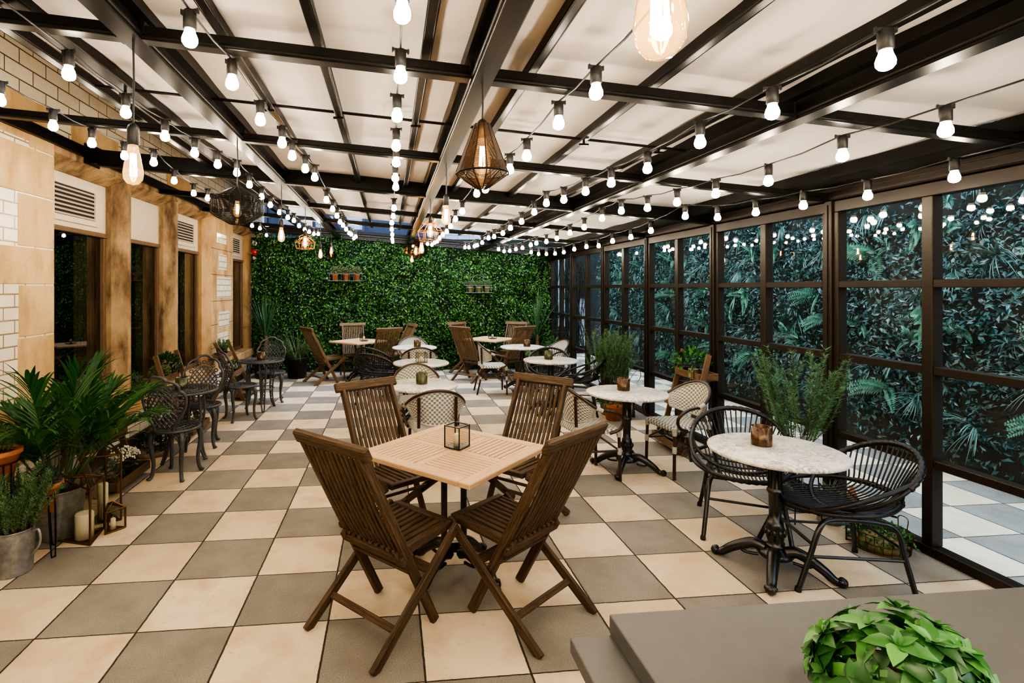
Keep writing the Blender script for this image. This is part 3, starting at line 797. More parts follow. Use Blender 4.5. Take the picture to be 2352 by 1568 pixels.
# ------------------------------------------------------------------ folding teak chair (faces +Y)
def make_teak(far=False):
    t = thing('folding_chair', '', 'chair')
    bv = .004
    W = X['teak_mid'] if far else X['teak_old']
    def stile(z, dy=0): return V((0, .235 - .52 * z + dy, z))
    n = V((0, -1, -.52)).normalized()              # rearward normal of the back
    for s in (-1, 1):
        m = MB(); m.bar((s * .205, *stile(0)[1:]), (s * .205, *stile(.97)[1:]), .026, .05, (0, 1, .52), bv); m.build('leg', W, t)
        m = MB(); m.bar((s * .24, -.235, 0), (s * .24, .375, .455), .026, .05, (0, 1, -1), bv); m.build('leg', W, t)
    m = MB(); m.bar((-.262, *stile(.985)[1:]), (.262, *stile(.985)[1:]), .07, .036, n, .008); m.build('top_rail', W, t)
    m = MB()
    for i in range(11):
        x = lerp(-.172, .172, i / 10); pr = None
        for k in range(5):
            z = lerp(.39, .955, k / 4); p = stile(z) + n * (.012 + .016 * math.sin(PI * k / 4)) + V((x, 0, 0))
            if pr is not None: m.bar(pr, p, .021, .012, n, .002)
            pr = p
    m.build('backrest', W, t)
    m = MB(); p = stile(.42) + n * .035; m.bar((-.225, p.y, p.z), (.225, p.y, p.z), .05, .022, n, bv); m.build('lower_rail', W, t)
    m = MB()
    for i in range(9):
        x = lerp(-.165, .165, i / 8)
        m.bar((x, -.03, .437), (x, .36, .452), .026, .016, (0, 0, 1), .003)
    for s in (-1, 1): m.bar((s * .19, -.04, .428), (s * .19, .375, .445), .024, .04, (0, 0, 1), bv)
    m.bar((-.205, .372, .45), (.205, .372, .45), .045, .032, (0, 0, 1), .005); m.bar((-.2, .0, .418), (.2, .0, .418), .03, .02, (0, 0, 1), bv)
    m.build('seat', W, t)
    for z, w in ((.115, .035), (.30, .05)):
        y = -.235 + z * (.61 / .455); m = MB(); m.bar((-.24, y, z), (.24, y, z), w, .02, (0, -.5, 1) if z > .2 else (0, 1, -1), bv); m.build('stretcher', W, t)
    m = MB(); y = .235 - .52 * .30; m.bar((-.2, y - .02, .33), (.2, y - .02, .33), .02, .045, n, bv); m.build('stretcher', W, t)
    m = MB()
    for s in (-1, 1):
        a = stile(.263); m.tube([(s * .188, a.y, a.z), (s * .256, a.y, a.z)], .007, 8)
        m.tube([(s * .175, .345, .44), (s * .256, .345, .44)], .006, 8)
    m.build('pivot_bolt', X['brass'], t)
    return t
TEAK = Proto(make_teak); TEAKF = Proto(lambda: make_teak(True))
TEAK.at((1.645, -.075, 0), -45, 'weathered teak folding chair at the front left of the near square table')
TEAK.at((2.462, -.05, 0), 38, 'weathered teak folding chair at the front right of the near square table')
TEAK.at((1.70, 1.02, 0), -147, 'weathered teak folding chair at the back left of the near square table')
TEAK.at((2.735, 1.115, 0), 135, 'weathered teak folding chair at the back right of the near square table')
TEAKF.at((.48, 6.92, 0), -58, 'brown teak folding chair standing alone, side-on, left of the far left square table')
TEAKF.at((1.03, 7.60, 0), 190, 'brown teak folding chair against the hedge behind the far left square table')
TEAKF.at((1.59, 6.73, 0), 28, 'brown teak folding chair on the near right of the far left square table')
TEAKF.at((1.90, 7.50, 0), 108, 'brown teak folding chair against the hedge, right of the far left square table')
TEAKF.at((3.20, 6.85, 0), -50, 'brown teak folding chair at the near left of the far right square table')
TEAKF.at((3.26, 7.72, 0), -145, 'brown teak folding chair against the hedge at the far right square table, left one')
TEAKF.at((4.06, 6.87, 0), 28, 'brown teak folding chair at the near right of the far right square table')
TEAKF.at((4.22, 7.68, 0), 148, 'brown teak folding chair against the hedge at the far right square table, right one')

# ------------------------------------------------------------------ cast table feet
def claw_foot(m, a, R0, R1, z0=.13):
    c, s = math.cos(a), math.sin(a)
    P = [(R0, z0), (R0 + .05, z0 + .015), (lerp(R0, R1, .5), z0 - .015), (lerp(R0, R1, .75), z0 * .55), (R1 - .02, .032), (R1 + .015, .026)]
    P = spline([(r * c, r * s, z) for r, z in P], 4); n = len(P)
    m.tube(P, [lerp(.038, .021, i / (n - 1)) for i in range(n)], 8)
    m.sphere(((R1 + .02) * c, (R1 + .02) * s, .029), .029, 10, 6, .95)
    for q in (-1, 1): m.sphere(((R1 + .018) * c - q * s * .018, (R1 + .018) * s + q * c * .018, .036), .017, 8, 5)
    m.tube(spline([((R0 + .03) * c, (R0 + .03) * s, z0 - .05), (lerp(R0, R1, .4) * c, lerp(R0, R1, .4) * s, z0 - .055), (lerp(R0, R1, .55) * c, lerp(R0, R1, .55) * s, z0 - .035)], 3), .010, 6)
def make_teak_table():
    t = thing('square_table', '', 'table'); h = .415; z1 = .74
    fr = .075
    m = MB(); W = X['teak_new']
    for s in (-1, 1):
        m.cbox((0, s * (h - fr / 2), z1 - .014), (2 * h, fr, .028), None, .004); m.cbox((s * (h - fr / 2), 0, z1 - .014), (fr, 2 * h - 2 * fr - .001, .028), None, .004)
    m.cbox((0, 0, z1 - .016), (.05, 2 * (h - fr), .024), None, .002); 
    for s in (-1, 1): m.cbox((s * (.025 + (h - fr - .025) / 2), 0, z1 - .016), (h - fr - .026, .05, .024), None, .002)
    m.build('table_frame', W, t)
    m = MB(); q = h - fr; lo = .027; L_ = q - lo; n = 9; w = L_ / n
    for sx in (-1, 1):
        for sy in (-1, 1):
            c = (sx * (lo + L_ / 2), sy * (lo + L_ / 2))
            for i in range(n):
                o = -L_ / 2 + w * (i + .5)
                if sx * sy > 0: m.cbox((c[0] + o, c[1], z1 - .013), (w - .007, L_, .02), None, .002)
                else: m.cbox((c[0], c[1] + o, z1 - .013), (L_, w - .007, .02), None, .002)
    m.build('slats', W, t)
    m = MB(); m.cbox((0, 0, z1 - .042), (.34, .34, .02), None, .003)
    m.cbox((0, 0, z1 - .06), (.24, .05, .02)); m.cbox((0, 0, z1 - .06), (.05, .24, .02)); m.build('top_bracket', X['iron'], t)
    m = MB()
    for s in (-1, 1): 
        m.cbox((s * .042, -s * .042, .41), (.036, .036, .60), M.Rotation(rad(45), 3, 'Z'), .006)
        m.cbox((s * .042, -s * .042, .14), (.05, .05, .05), M.Rotation(rad(45), 3, 'Z'), .008); m.cbox((s * .042, -s * .042, .67), (.05, .05, .03), M.Rotation(rad(45), 3, 'Z'), .008)
    m.cbox((0, 0, .15), (.05, .15, .06), M.Rotation(rad(45), 3, 'Z'), .008)
    m.build('column', X['iron'], t)
    for k in range(4):
        m = MB(); claw_foot(m, rad(45 + 90 * k - 45), .05, .285); m.build('foot', X['iron'], t)
    return t
TT = Proto(make_teak_table)
TT.at((2.11, .40, 0), 45.5, 'pale slatted square teak table on black iron columns, nearest the camera')
TT.at((1.147, 7.05, 0), 47, 'slatted square teak table by the hedge, left of the marble tables', scale=(.92, .92, 1))
TT.at((3.66, 7.22, 0), 45, 'slatted square teak table by the hedge, right of the middle row of marble tables', scale=(.92, .92, 1))

def make_marble():
    t = thing('marble_table', '', 'table'); r = .372; z1 = .735
    m = MB(); m.lathe([(1e-5, z1 - .026), (r - .012, z1 - .026), (r - .004, z1 - .022), (r, z1 - .013), (r - .003, z1 - .004), (r - .012, z1), (1e-5, z1)], 56, smooth=True)
    m.build('tabletop', X['marble'], t)
    m = MB(); m.lathe([(.14, .705), (.14, .695), (.05, .68), (.036, .64), (.034, .50), (.046, .49), (.046, .475), (.037, .465), (.034, .37), (.034, .30), (.043, .295), (.047, .27), (.052, .235), (.05, .20), (.036, .165), (.05, .158), (.052, .148), (.042, .14), (.055, .13), (.085, .12), (.098, .10), (.085, .085), (.03, .08)][::-1], 20)
    for k in range(10):
        a = 2 * PI * k / 10; m.tube([(.036 * math.cos(a), .036 * math.sin(a), .50), (.036 * math.cos(a), .036 * math.sin(a), .65)], .005, 5)
        m.sphere((.05 * math.cos(a), .05 * math.sin(a), .235), .014, 6, 4, 1.6)
    m.build('column', X['iron'], t)
    for k in range(4):
        m = MB(); claw_foot(m, rad(90 * k), .06, .305, .12); m.build('foot', X['iron'], t)
    return t
MT = Proto(make_marble)
MPOS = {'a': (4.055, .215), 'b': (3.95, 1.99), 'c': (2.045, 2.576), 'd': (2.136, 4.169), 'e': (2.134, 5.97), 'f': (3.94, 5.85), 'g': (3.92, 4.24)}
MLAB = {'a': 'round white marble bistro table with grey veins, nearest the glazed wall and the counter', 'b': 'round marble table between two woven armchairs beside the wooden ladder shelf',
        'c': 'round marble table directly behind the near teak table set', 'd': 'round marble table holding the brass cube lantern, second in the middle row', 'e': 'round marble table third in the middle row, nearest the hedge',
        'f': 'round marble table with brown votive near the hedge in the right row', 'g': 'round marble table with green votive beside black hoop chairs, right row'}
for k, p in MPOS.items(): MT.at((p[0], p[1], 0), 45 + 3 * len(MLAB[k]) % 9, MLAB[k])

# ------------------------------------------------------------------ woven bistro armchair (faces +Y)
def make_bistro():
    t = thing('bistro_armchair', '', 'chair')
    def rim(th, f=1.0):
        c = max(0, math.cos(th)); return V((.272 * f * math.sin(th), -.235 * f * math.cos(th) - .01, .645 + .175 * c ** 1.2))
    A = []
    for i in range(33):
        A.append(rim(rad(lerp(-100, 100, i / 32))))
    def arm(s): return [V((s * x, y, z)) for x, y, z in ((.275, .11, .63), (.272, .185, .585), (.262, .205, .525), (.25, .17, .465), (.235, .09, .435))]
    m = MB(); m.tube(spline(arm(-1)[::-1] + A[::2] + arm(1), 4), .0145, 8); m.build('arm_rail', X['bamboo'], t)
    def low(th): return V((.215 * math.sin(th), -.205 * math.cos(th) - .0, .505 + .075 * (1 - math.cos(th))))
    tm = rad(76)
    def pan(a, b):
        th = lerp(-tm, tm, a); p = rim(th, .985); p.z -= .012; q = low(th); r = p.lerp(q, b)
        return r
    m = MB(); m.grid(pan, 30, 10, True, lambda a, b: (a * .62, b * .30)); m.build('woven_back', X['weave'], t)
    m = MB(); ed = [pan(i / 30, 0) for i in range(31)] + [pan(1, j / 6) for j in range(1, 6)] + [pan(1 - i / 30, 1) for i in range(31)] + [pan(0, 1 - j / 6) for j in range(1, 6)]
    m.tube(ed, .010, 6, closed=True); m.build('back_border', X['wrap'], t)
    def sp(a, b):
        y = lerp(-.2, .215, b); w = lerp(.185, .225, b); x = lerp(-w, w, a)
        e = max(0, abs(a - .5) * 2 - .86) / .14; f = max(0, abs(b - .5) * 2 - .88) / .12
        return (x, y, .47 - .03 * max(e, f) ** 2 + .004 * math.cos(PI * (a - .5)) )
    m = MB(); m.grid(sp, 24, 20, True, lambda a, b: (a * .44, b * .415)); m.prism([(-.183, -.198), (.183, -.198), (.222, .212), (-.222, .212)], .425, .444); m.build('woven_seat', X['weave'], t)
    for s in (-1, 1):
        m = MB(); m.tube(spline([(s * .205, .195, .45), (s * .21, .20, .25), (s * .212, .205, 0)], 4), .0145, 8); m.build('leg', X['bamboo'], t)
        m = MB(); P = [V((s * .165, -.205, .755)), V((s * .165, -.195, .5)), V((s * .17, -.19, .44)), V((s * .185, -.225, .22)), V((s * .195, -.275, 0))]
        m.tube(spline(P, 4), .0145, 8); m.build('leg', X['bamboo'], t)
    m = MB()
    for s in (-1, 1):
        m.tube([(s * .21, .2, .27), (s * .182, -.22, .27)], .010, 6); m.tube([(s * .21, .2, .27), (s * .07, 0, .42)], .009, 6); m.tube([(s * .18, -.21, .27), (s * .07, 0, .42)], .009, 6)
    m.tube([(-.2, .0, .27), (.2, 0, .27)], .010, 6); m.tube([(-.205, .195, .425), (.205, .195, .425)], .013, 6)
    m.build('stretcher', X['bamboo'], t)
    def band(fn):
        m = MB(); fn(m); m.build('binding', X['wrap'], t)
    for s in (-1, 1):
        band(lambda m: m.lathe([(.018, .235), (.02, .245), (.02, .285), (.018, .295)], 10, (s * .2105, .2, 0)))
        band(lambda m: m.lathe([(.018, .39), (.022, .40), (.022, .445), (.018, .455)], 10, (s * .206, .196, 0)))
        band(lambda m: m.lathe([(.018, .25), (.02, .255), (.02, .285), (.018, .29)], 10, (s * .182, -.218, 0)))
        band(lambda m: m.lathe([(.018, .42), (.022, .43), (.022, .48), (.018, .49)], 10, (s * .168, -.192, 0)))
        p = rim(s * rad(78)); q = rim(s * rad(92)); band(lambda m: m.tube([p, (p + q) / 2, q], .019, 10))
        band(lambda m: m.tube([rim(s * rad(74)), low(s * rad(62))], .008, 6))
    return t
BA = Proto(make_bistro)
BA.at((2.13, 2.02, 0), 3, 'woven bistro armchair seen from behind, between the near teak table and first marble table')
BA.at((2.03, 3.17, 0), 181, 'woven bistro armchair facing the camera behind the first marble table of the middle row')
BA.at((2.17, 5.32, 0), 1, 'woven bistro armchair seen from behind in front of the third middle marble table')
BA.at((2.14, 6.62, 0), 180, 'woven bistro armchair facing the camera, nearest the hedge in the middle row')
BA.at((3.53, 1.90, 0), -83, 'woven bistro armchair left of the marble table beside the near teak set')
BA.at((4.43, 1.92, 0), 96, 'woven bistro armchair turned sideways in front of the wooden ladder shelf')
BA.at((3.40, 5.72, 0), -92, 'woven bistro armchair side-on left of the far right marble table')
BA.at((4.52, 6.0, 0), 102, 'woven bistro armchair right of the far right marble table near the glass')

# ------------------------------------------------------------------ black rattan hoop chair (faces +Y)
def make_hoop():
    t = thing('hoop_chair', '', 'chair')
    def rim(th): return V((.315 * math.sin(th), -.135 - .235 * math.cos(th), .585 + .178 * math.cos(th)))
    m = MB(); m.tube([rim(2 * PI * i / 56) for i in range(56)], .0125, 8, closed=True)
    W = [rim(rad(lerp(-80, 80, i / 60))) for i in range(61)]
    m.tube([p + V((0, 0, .003)) for p in W], [.0185 + .003 * math.sin(i * 2.1) for i in range(61)], 8)
    m.build('back_hoop', X['rattan'], t)
    def seat(th): return V((.315 * math.sin(th), -.31 * math.cos(th) + .03, .462 + .035 * math.cos(th)))
    m = MB(); m.tube([seat(2 * PI * i / 56) for i in range(56)], .0135, 8, closed=True)
    for a0, a1 in ((-40, 40), (140, 220)): m.tube([seat(rad(lerp(a0, a1, i / 30))) for i in range(31)], [.017 + .003 * math.sin(i * 2.1) for i in range(31)], 8)
    m.build('seat_hoop', X['rattan'], t)
    for s in (-1, 1):
        m = MB(); m.tube(spline([rim(s * rad(70)), V((s * .325, -.02, .575)), V((s * .30, .16, .50)), seat(s * rad(140))], 5), .0125, 8); m.build('arm', X['rattan'], t)
    m = MB()
    for i in range(19):
        a = lerp(-1, 1, i / 18); top = rim(a * rad(62)); e = a * a
        P = [top, V((a * .245, -.295 + .09 * e, .575 + .01 * e)), V((a * .225, -.235 + .05 * e, .465 + .02 * e)), V((a * .215, -.08, .41 + .03 * e)), V((a * .215, .12, .41 + .03 * e)), V((a * .205, .26 - .05 * e, .42 + .01 * e)), seat(PI - a * rad(46))]
        m.tube(spline(P, 4), .0048, 6)
    m.build('spokes', X['rattan'], t)
    m = MB()
    for y in (-.16, -.03, .12): m.tube(spline([(-.25, y, .44), (-.12, y, .41), (0, y, .402), (.12, y, .41), (.25, y, .44)], 4), .006, 6)
    m.build('cross_bands', X['rattan'], t)
    for s in (-1, 1):
        m = MB(); m.tube(spline([(s * .26, .36, 0), (s * .235, .28, .20), (s * .215, .22, .345), (s * .19, .14, .385), (s * .185, -.10, .378), (s * .205, -.19, .34), (s * .225, -.215, .2), (s * .26, -.25, 0)], 5), .0145, 8)
        m.build('leg_frame', X['iron'], t)
    m = MB()
    for y, zz in ((.26, .25), (-.205, .25)): m.tube([(-.226, y, zz), (.226, y, zz)], .009, 8)
    for s in (-1, 1): m.tube([(s * .237, .285, .19), (s * .228, -.22, .19)], .009, 8)
    m.build('stretcher', X['iron'], t)
    for s in (-1, 1):
        for q in (.358, -.249): m = MB(); m.lathe([(.017, 0), (.018, .012), (.015, .028)], 10, (s * .26, q, 0)); m.build('foot_cap', X['black'], t)
    return t
HC = Proto(make_hoop)
HC.at((4.25, .80, 0), 150, 'black rattan hoop chair behind the near right marble table, under the tall rosemary')
HC.at((4.425, .165, 0), 77, 'black rattan hoop chair right of the near marble table, turned side-on by the glass')
HC.at((1.57, 5.12, 0), -28, 'black rattan hoop chair left of the middle marble tables, front one of two')
HC.at((1.56, 5.90, 0), -36, 'black rattan hoop chair left of the middle marble tables, rear one of two')
HC.at((4.305, 4.26, 0), 72, 'black rattan hoop chair side-on, right of the green votive marble table')
HC.at((4.12, 4.98, 0), 160, 'black rattan hoop chair behind the green votive marble table')

# ------------------------------------------------------------------ cast metal lattice sets
def clip_bars(poly, ang, step):
    """segments of parallel lines clipped to a polygon"""
    d = V((math.cos(ang), math.sin(ang))); nn = V((-d.y, d.x)); out = []
    ds = [V(p).dot(nn) for p in poly]; k = math.floor(min(ds) / step) + 1
    while k * step < max(ds):
        o = k * step; hits = []
        for i in range(len(poly)):
            a, b_ = V(poly[i]), V(poly[(i + 1) % len(poly)]); fa, fb = a.dot(nn) - o, b_.dot(nn) - o
            if fa * fb < 0: hits.append(a.lerp(b_, fa / (fa - fb)).dot(d))
        hits.sort()
        for j in range(0, len(hits) - 1, 2):
            out.append((d * hits[j] + nn * o, d * hits[j + 1] + nn * o))
        k += 1
    return out
BACK = [(0.085, 0), (.10, .05), (.15, .12), (.19, .20), (.205, .27), (.20, .325), (.172, .362), (.168, .375), (.16, .41), (.125, .445), (.092, .452), (.08, .458), (.05, .485), (0, .495)]
def make_cast_chair():
    t = thing('lattice_chair', '', 'chair'); G = X['castgrey']; zs = .45
    out = BACK + [(-x, z) for x, z in BACK[-2::-1]]
    def mp(x, z): return V((x, -.185 + 1.6 * x * x - .20 * z, zs + z))
    m = MB(); sm = spline([(x, z, 0) for x, z in out], 3)
    m.tube([mp(p.x, p.y) for p in sm], .0135, 8); m.tube([mp(-.085, 0), mp(0, .004), mp(.085, 0)], .012, 8)
    m.build('back_frame', G, t)
    inner = [(x * .93, .02 + z * .93) for x, z in out]
    arch = [(.14 * math.sin(a), .19 + .19 * math.cos(a)) for a in [rad(x) for x in range(-100, 101, 10)]]
    m = MB()
    m.tube([mp(x, z) for x, z in arch], .006, 6)
    core = arch + [(.12, .10), (.075, .03), (-.075, .03), (-.12, .10)]
    for ang in (rad(52), rad(128)):
        for off in clip_bars(core, ang, .036):
            p, q = off; k = 4; m.tube([mp(*p.lerp(q, i / k)) for i in range(k + 1)], .0072, 5)
    for i in range(13):                                            # scrolls between lattice and outline
        a = rad(lerp(-108, 108, i / 12)); c = (.165 * math.sin(a) * .96, .195 + .245 * math.cos(a) * .93)
        m.tube([mp(c[0] + .018 * math.cos(u), c[1] + .018 * math.sin(u)) for u in [2 * PI * j / 8 for j in range(8)]], .0065, 5, closed=True)
    m.build('back_lattice', G, t)
    rs = .205
    m = MB(); m.lathe([(rs - .022, zs - .022), (rs, zs - .02), (rs + .006, zs - .008), (rs, zs + .002), (rs - .012, zs + .002), (rs - .022, zs - .006), (rs - .022, zs - .022)], 36); 
    circ = [(.19 * math.cos(2 * PI * i / 40), .19 * math.sin(2 * PI * i / 40)) for i in range(40)]
    for ang in (rad(45), rad(135)):
        for p, q in clip_bars(circ, ang, .03): m.bar((p.x, p.y, zs - .006), (q.x, q.y, zs - .006), .014, .008)
    for r in (.07, .13): m.tube([(r * math.cos(2 * PI * i / 28), r * math.sin(2 * PI * i / 28), zs - .004) for i in range(28)], .006, 5, closed=True)
    m.build('seat', G, t)
    for k in range(4):
        a = rad(45 + 90 * k); c, s = math.cos(a), math.sin(a)
        m = MB(); P = spline([(r * c, r * s, z) for r, z in ((.165, .435), (.205, .37), (.205, .28), (.185, .15), (.195, .05), (.225, .0))], 4); n = len(P)
        m.tube(P, [lerp(.027, .017, min(1, i / (n * .6))) for i in range(n)], 8); m.sphere((.222 * c, .222 * s, .014), .022, 8, 5, .65)
        m.build('leg', G, t)
    for k in range(8):
        m = MB()
        for (aa, sg) in ((rad(45 + 90 * (k // 2)), 1 if k % 2 else -1),):
            for z, w in ((.36, .28), (.40, .42)):
                b0 = aa; b1 = aa + sg * w
                m.tube(spline([(.2 * math.cos(b0), .2 * math.sin(b0), z - .09), (.195 * math.cos(lerp(b0, b1, .4)), .195 * math.sin(lerp(b0, b1, .4)), z - .02), (.19 * math.cos(b1), .19 * math.sin(b1), .433)], 4), .0065, 5)
            u = aa + sg * .2; m.tube([((.197) * math.cos(u + .07 * math.cos(j)), .197 * math.sin(u + .07 * math.cos(j)), .405 + .015 * math.sin(j)) for j in [2 * PI * i / 8 for i in range(8)]], .005, 5, closed=True)
        m.build('apron_scroll', G, t)
    return t
CC = Proto(make_cast_chair)
CC.at((-.22, 2.27, 0), -12, 'charcoal cast metal lattice chair nearest the camera by the stone wall')
CC.at((-.32, 3.19, 0), 192, 'charcoal cast metal lattice chair facing the camera behind the near lattice table')
CC.at((-.22, 4.33, 0), -55, 'charcoal cast metal lattice chair side-on in front of the second lattice table')
CC.at((-.06, 5.40, 0), 192, 'charcoal cast metal lattice chair behind the second lattice table')
def make_cast_table():
    t = thing('lattice_table', '', 'table'); G = X['castgrey']; r = .315; z1 = .70
    m = MB(); m.lathe([(r - .03, z1 - .024), (r - .004, z1 - .022), (r + .004, z1 - .01), (r - .002, z1), (r - .03, z1 - .001), (r - .03, z1 - .024)], 48)
    circ = [((r - .02) * math.cos(2 * PI * i / 48), (r - .02) * math.sin(2 * PI * i / 48)) for i in range(48)]
    for ang in (rad(45), rad(135)):
        for p, q in clip_bars(circ, ang, .036): m.bar((p.x, p.y, z1 - .006), (q.x, q.y, z1 - .006), .017, .010)
    for rr in (.03, .12, .21): m.tube([(rr * math.cos(2 * PI * i / 36), rr * math.sin(2 * PI * i / 36), z1 - .004) for i in range(36)], .008, 5, closed=True)
    m.build('tabletop', G, t)
    for k in range(3):
        a = rad(90 + 120 * k); c, s = math.cos(a), math.sin(a); m = MB()
        for q in (-1, 1):
            def pt(r_, z, w): return V((r_ * c - q * w * s, r_ * s + q * w * c, z))
            m.tube(spline([pt(.17, .68, .045), pt(.19, .5, .04), pt(.17, .3, .03), pt(.18, .12, .022), pt(.225, .0, .012)], 4), .011, 6)
        for i in range(7):
            z = .14 + i * .075; w = lerp(.02, .042, i / 6); 
            m.tube([V((.178 * c - w * s * math.cos(u) * .7, .178 * s + w * c * math.cos(u) * .7, z + .03 * math.sin(u))) for u in [2 * PI * j / 10 for j in range(10)]], .0055, 5, closed=True)
        m.sphere((.222 * c, .222 * s, .013), .02, 8, 5, .65)
        m.build('leg', G, t)
    m = MB(); m.tube([(.17 * math.cos(2 * PI * i / 30), .17 * math.sin(2 * PI * i / 30), .30) for i in range(30)], .008, 6, closed=True); m.build('ring_brace', G, t)
    return t
CT = Proto(make_cast_table)
CT.at((-.325, 2.74, 0), 20, 'round charcoal cast metal table with lattice top, nearer of the two by the stone wall')
CT.at((-.085, 4.88, 0), 80, 'round charcoal cast metal table with lattice top, farther of the two')
# ------------------------------------------------------------------ pendants on the beam crossings
def at(u, v, t):
    d = ray(u, v); return V((CAMX + d[0] * t, CAMY + d[1] * t, CAMZ + d[2] * t))
def tdist(x, y): return -_s * (x - CAMX) + _c * (y - CAMY)
def zat(x, y, v): return CAMZ - (v - PY) / FPX * tdist(x, y)
def edison(m_sock, m_glass, m_fil, z, s=1.0, top=.065):
    """bulb centred on z; neck up"""
    m_sock.lathe([(.006, z + (.16) * s), (.017 * s, z + .150 * s), (.0205 * s, z + .138 * s), (.0205 * s, z + .085 * s), (.017 * s, z + .08 * s)], 14)
    m_glass.lathe([(.016 * s, z + .085 * s), (.019 * s, z + .06 * s), (.030 * s, z + .01 * s), (.034 * s, z - .02 * s), (.031 * s, z - .042 * s), (.018 * s, z - .058 * s), (1e-5, z - .063 * s)], 18)
    for k in range(5):
        a = 2 * PI * k / 5; r = .011 * s
        m_fil.tube([(r * .7 * math.cos(a), r * .7 * math.sin(a), z + .05 * s), (r * math.cos(a + .5), r * math.sin(a + .5), z - .03 * s)], .0024 * s, 5)
def cord_to(m, z0, z1): m.tube([(0, 0, z0), (.003, 0, lerp(z0, z1, .5)), (0, 0, z1)], .0042, 6)
X['bronze_wire'] = m_plain('dark_bronze_wire', (.05, .028, .012), .4, .4)
def pendant(kind, x, y, vb, label, s=1.0, r=.18, hgt=.3):
    zt = zb(x); zc = zat(x, y, vb)
    t = thing('pendant_lamp', label, 'pendant lamp', (x, y, zc)); top = zt - zc
    ms, mg, mf = MB(), MB(), MB()
    if kind == 'bulb':
        edison(ms, mg, mf, 0, s); cz = .155 * s
    elif kind == 'drum':                       # smoked wire drum: cone top, straight side, cone base
        h = hgt; prof = [(.02, h * .5), (r, h * .2), (r, -h * .22), (.05, -h * .5)]
        g = MB()
        for i in range(54):
            f = i / 53 * 3; k = min(2, int(f)); q = f - k; rr = lerp(prof[k][0], prof[k + 1][0], q); z = lerp(prof[k][1], prof[k + 1][1], q)
            n = 16; g.tube([(rr * math.cos(2 * PI * j / n), rr * math.sin(2 * PI * j / n), z) for j in range(n)], .0019, 4, closed=True)
        g.build('wire_shade', X['steel'], t)
        g = MB()
        for j in range(16):
            a = 2 * PI * j / 16; g.tube([(p[0] * math.cos(a), p[0] * math.sin(a), p[1]) for p in prof], .0024, 5)
        g.build('frame_ribs', X['steel'], t)
        edison(ms, mg, mf, -h * .12, .8 * s); cz = h * .5
    elif kind == 'diamond':
        h = hgt; prof = [(.035, h * .58), (r, -h * .18), (.02, -h * .42)]
        g = MB()
        for i in range(80):
            f = i / 79; zz = lerp(prof[0][1], prof[2][1], f); rr = lerp(prof[0][0], prof[1][0], (prof[0][1] - zz) / (prof[0][1] - prof[1][1])) if zz > prof[1][1] else lerp(prof[1][0], prof[2][0], (prof[1][1] - zz) / (prof[1][1] - prof[2][1]))
            n = 12; g.tube([(rr * math.cos(2 * PI * j / n), rr * math.sin(2 * PI * j / n), zz) for j in range(n)], .00125, 4, closed=True)
        g.build('wire_shade', X['bronze_wire'], t)
        g = MB()
        for j in range(12):
            a = 2 * PI * j / 12; g.tube([(p[0] * math.cos(a), p[0] * math.sin(a), p[1]) for p in prof], .0026, 5)
        g.tube([(r * math.cos(2 * PI * j / 12), r * math.sin(2 * PI * j / 12), prof[1][1]) for j in range(12)], .004, 5, closed=True)
        g.build('frame_ribs', X['steel'], t)
        edison(ms, mg, mf, h * .05, 1.1 * s); cz = h * .58
    elif kind == 'cage':
        h = hgt; prof = [(.05, h * .30), (r, -.02 * h), (r * .85, -h * .42)]
        g = MB(); n = 6
        for pr_ in prof[1:] + [(.05, h * .30)]: g.tube([(pr_[0] * math.cos(2 * PI * j / 24), pr_[0] * math.sin(2 * PI * j / 24), pr_[1]) for j in range(24)], .0038, 5, closed=True)
        for j in range(n):
            a = 2 * PI * j / n; g.tube([(p[0] * math.cos(a), p[0] * math.sin(a), p[1]) for p in prof], .0038, 5)
        for j in range(2):
            a = PI * j / 2 + .4; g.tube([(.075 * math.sin(u) * math.cos(a), .075 * math.sin(u) * math.sin(a), h * .28 + .22 * h * math.cos(u)) for u in [rad(x) for x in range(-100, 101, 20)]], .0034, 5)
        g.build('wire_cage', X['gold_wire'], t)
        edison(ms, mg, mf, -.02 * h, s); cz = h * .5
    elif kind == 'cone':
        h = hgt; prof = [(.02, h * .5), (r * .5, h * .15), (r, -h * .38), (r * .5, -h * .5)]
        g = MB(); g.lathe(prof, 18); g.build('smoked_shade', X['smoke'], t)
        edison(ms, mg, mf, 0, s); cz = h * .5
    elif kind == 'barrel':
        h = hgt; prof = [(.03, h * .55), (r, h * .22), (r, -h * .2), (.06, -h * .5)]
        g = MB(); g.lathe(prof, 16, smooth=False); g.build('smoked_shade', X['smoke'], t)
        edison(ms, mg, mf, -.1 * h, s); cz = h * .55
    ms.build('lamp_holder', X['black'], t); bo = mg.build('bulb', X['amber'], t); mf.build('filament', X['filament'], bo)
    c = MB(); cord_to(c, top, cz); c.build('cord', X['cable'], t)
    return t
X['smoke'] = m_glass('smoked_glass', (.55, .36, .2), .9, .05, .04)
pendant('bulb', .67, -.46, 385, 'bare amber filament bulb pendant at the upper left, largest on the left beam', 1.15)
pendant('drum', .67, 1.02, 472, 'black wire drum pendant on the left beam behind the big bare bulb', 1.0, .175, .26)
pendant('bulb', .67, 2.5, 541, 'bare filament pendant on the left beam behind the wire drum pendant', 1.0)
pendant('cage', .67, 3.95, 556, 'gold wire cage pendant hanging before the left part of the hedge', 1.0, .125, .19)
pendant('bulb', .67, 5.4, 584, 'bare filament pendant just right of the gold wire cage pendant', 1.0)
pendant('cone', .67, 6.88, 577, 'smoked cone pendant farthest along the left beam, before the hedge', 1.0, .105, .24)
pendant('bulb', 2.16, -1.93, 25, 'large amber filament pendant cut off by the top edge of the picture', 1.25)
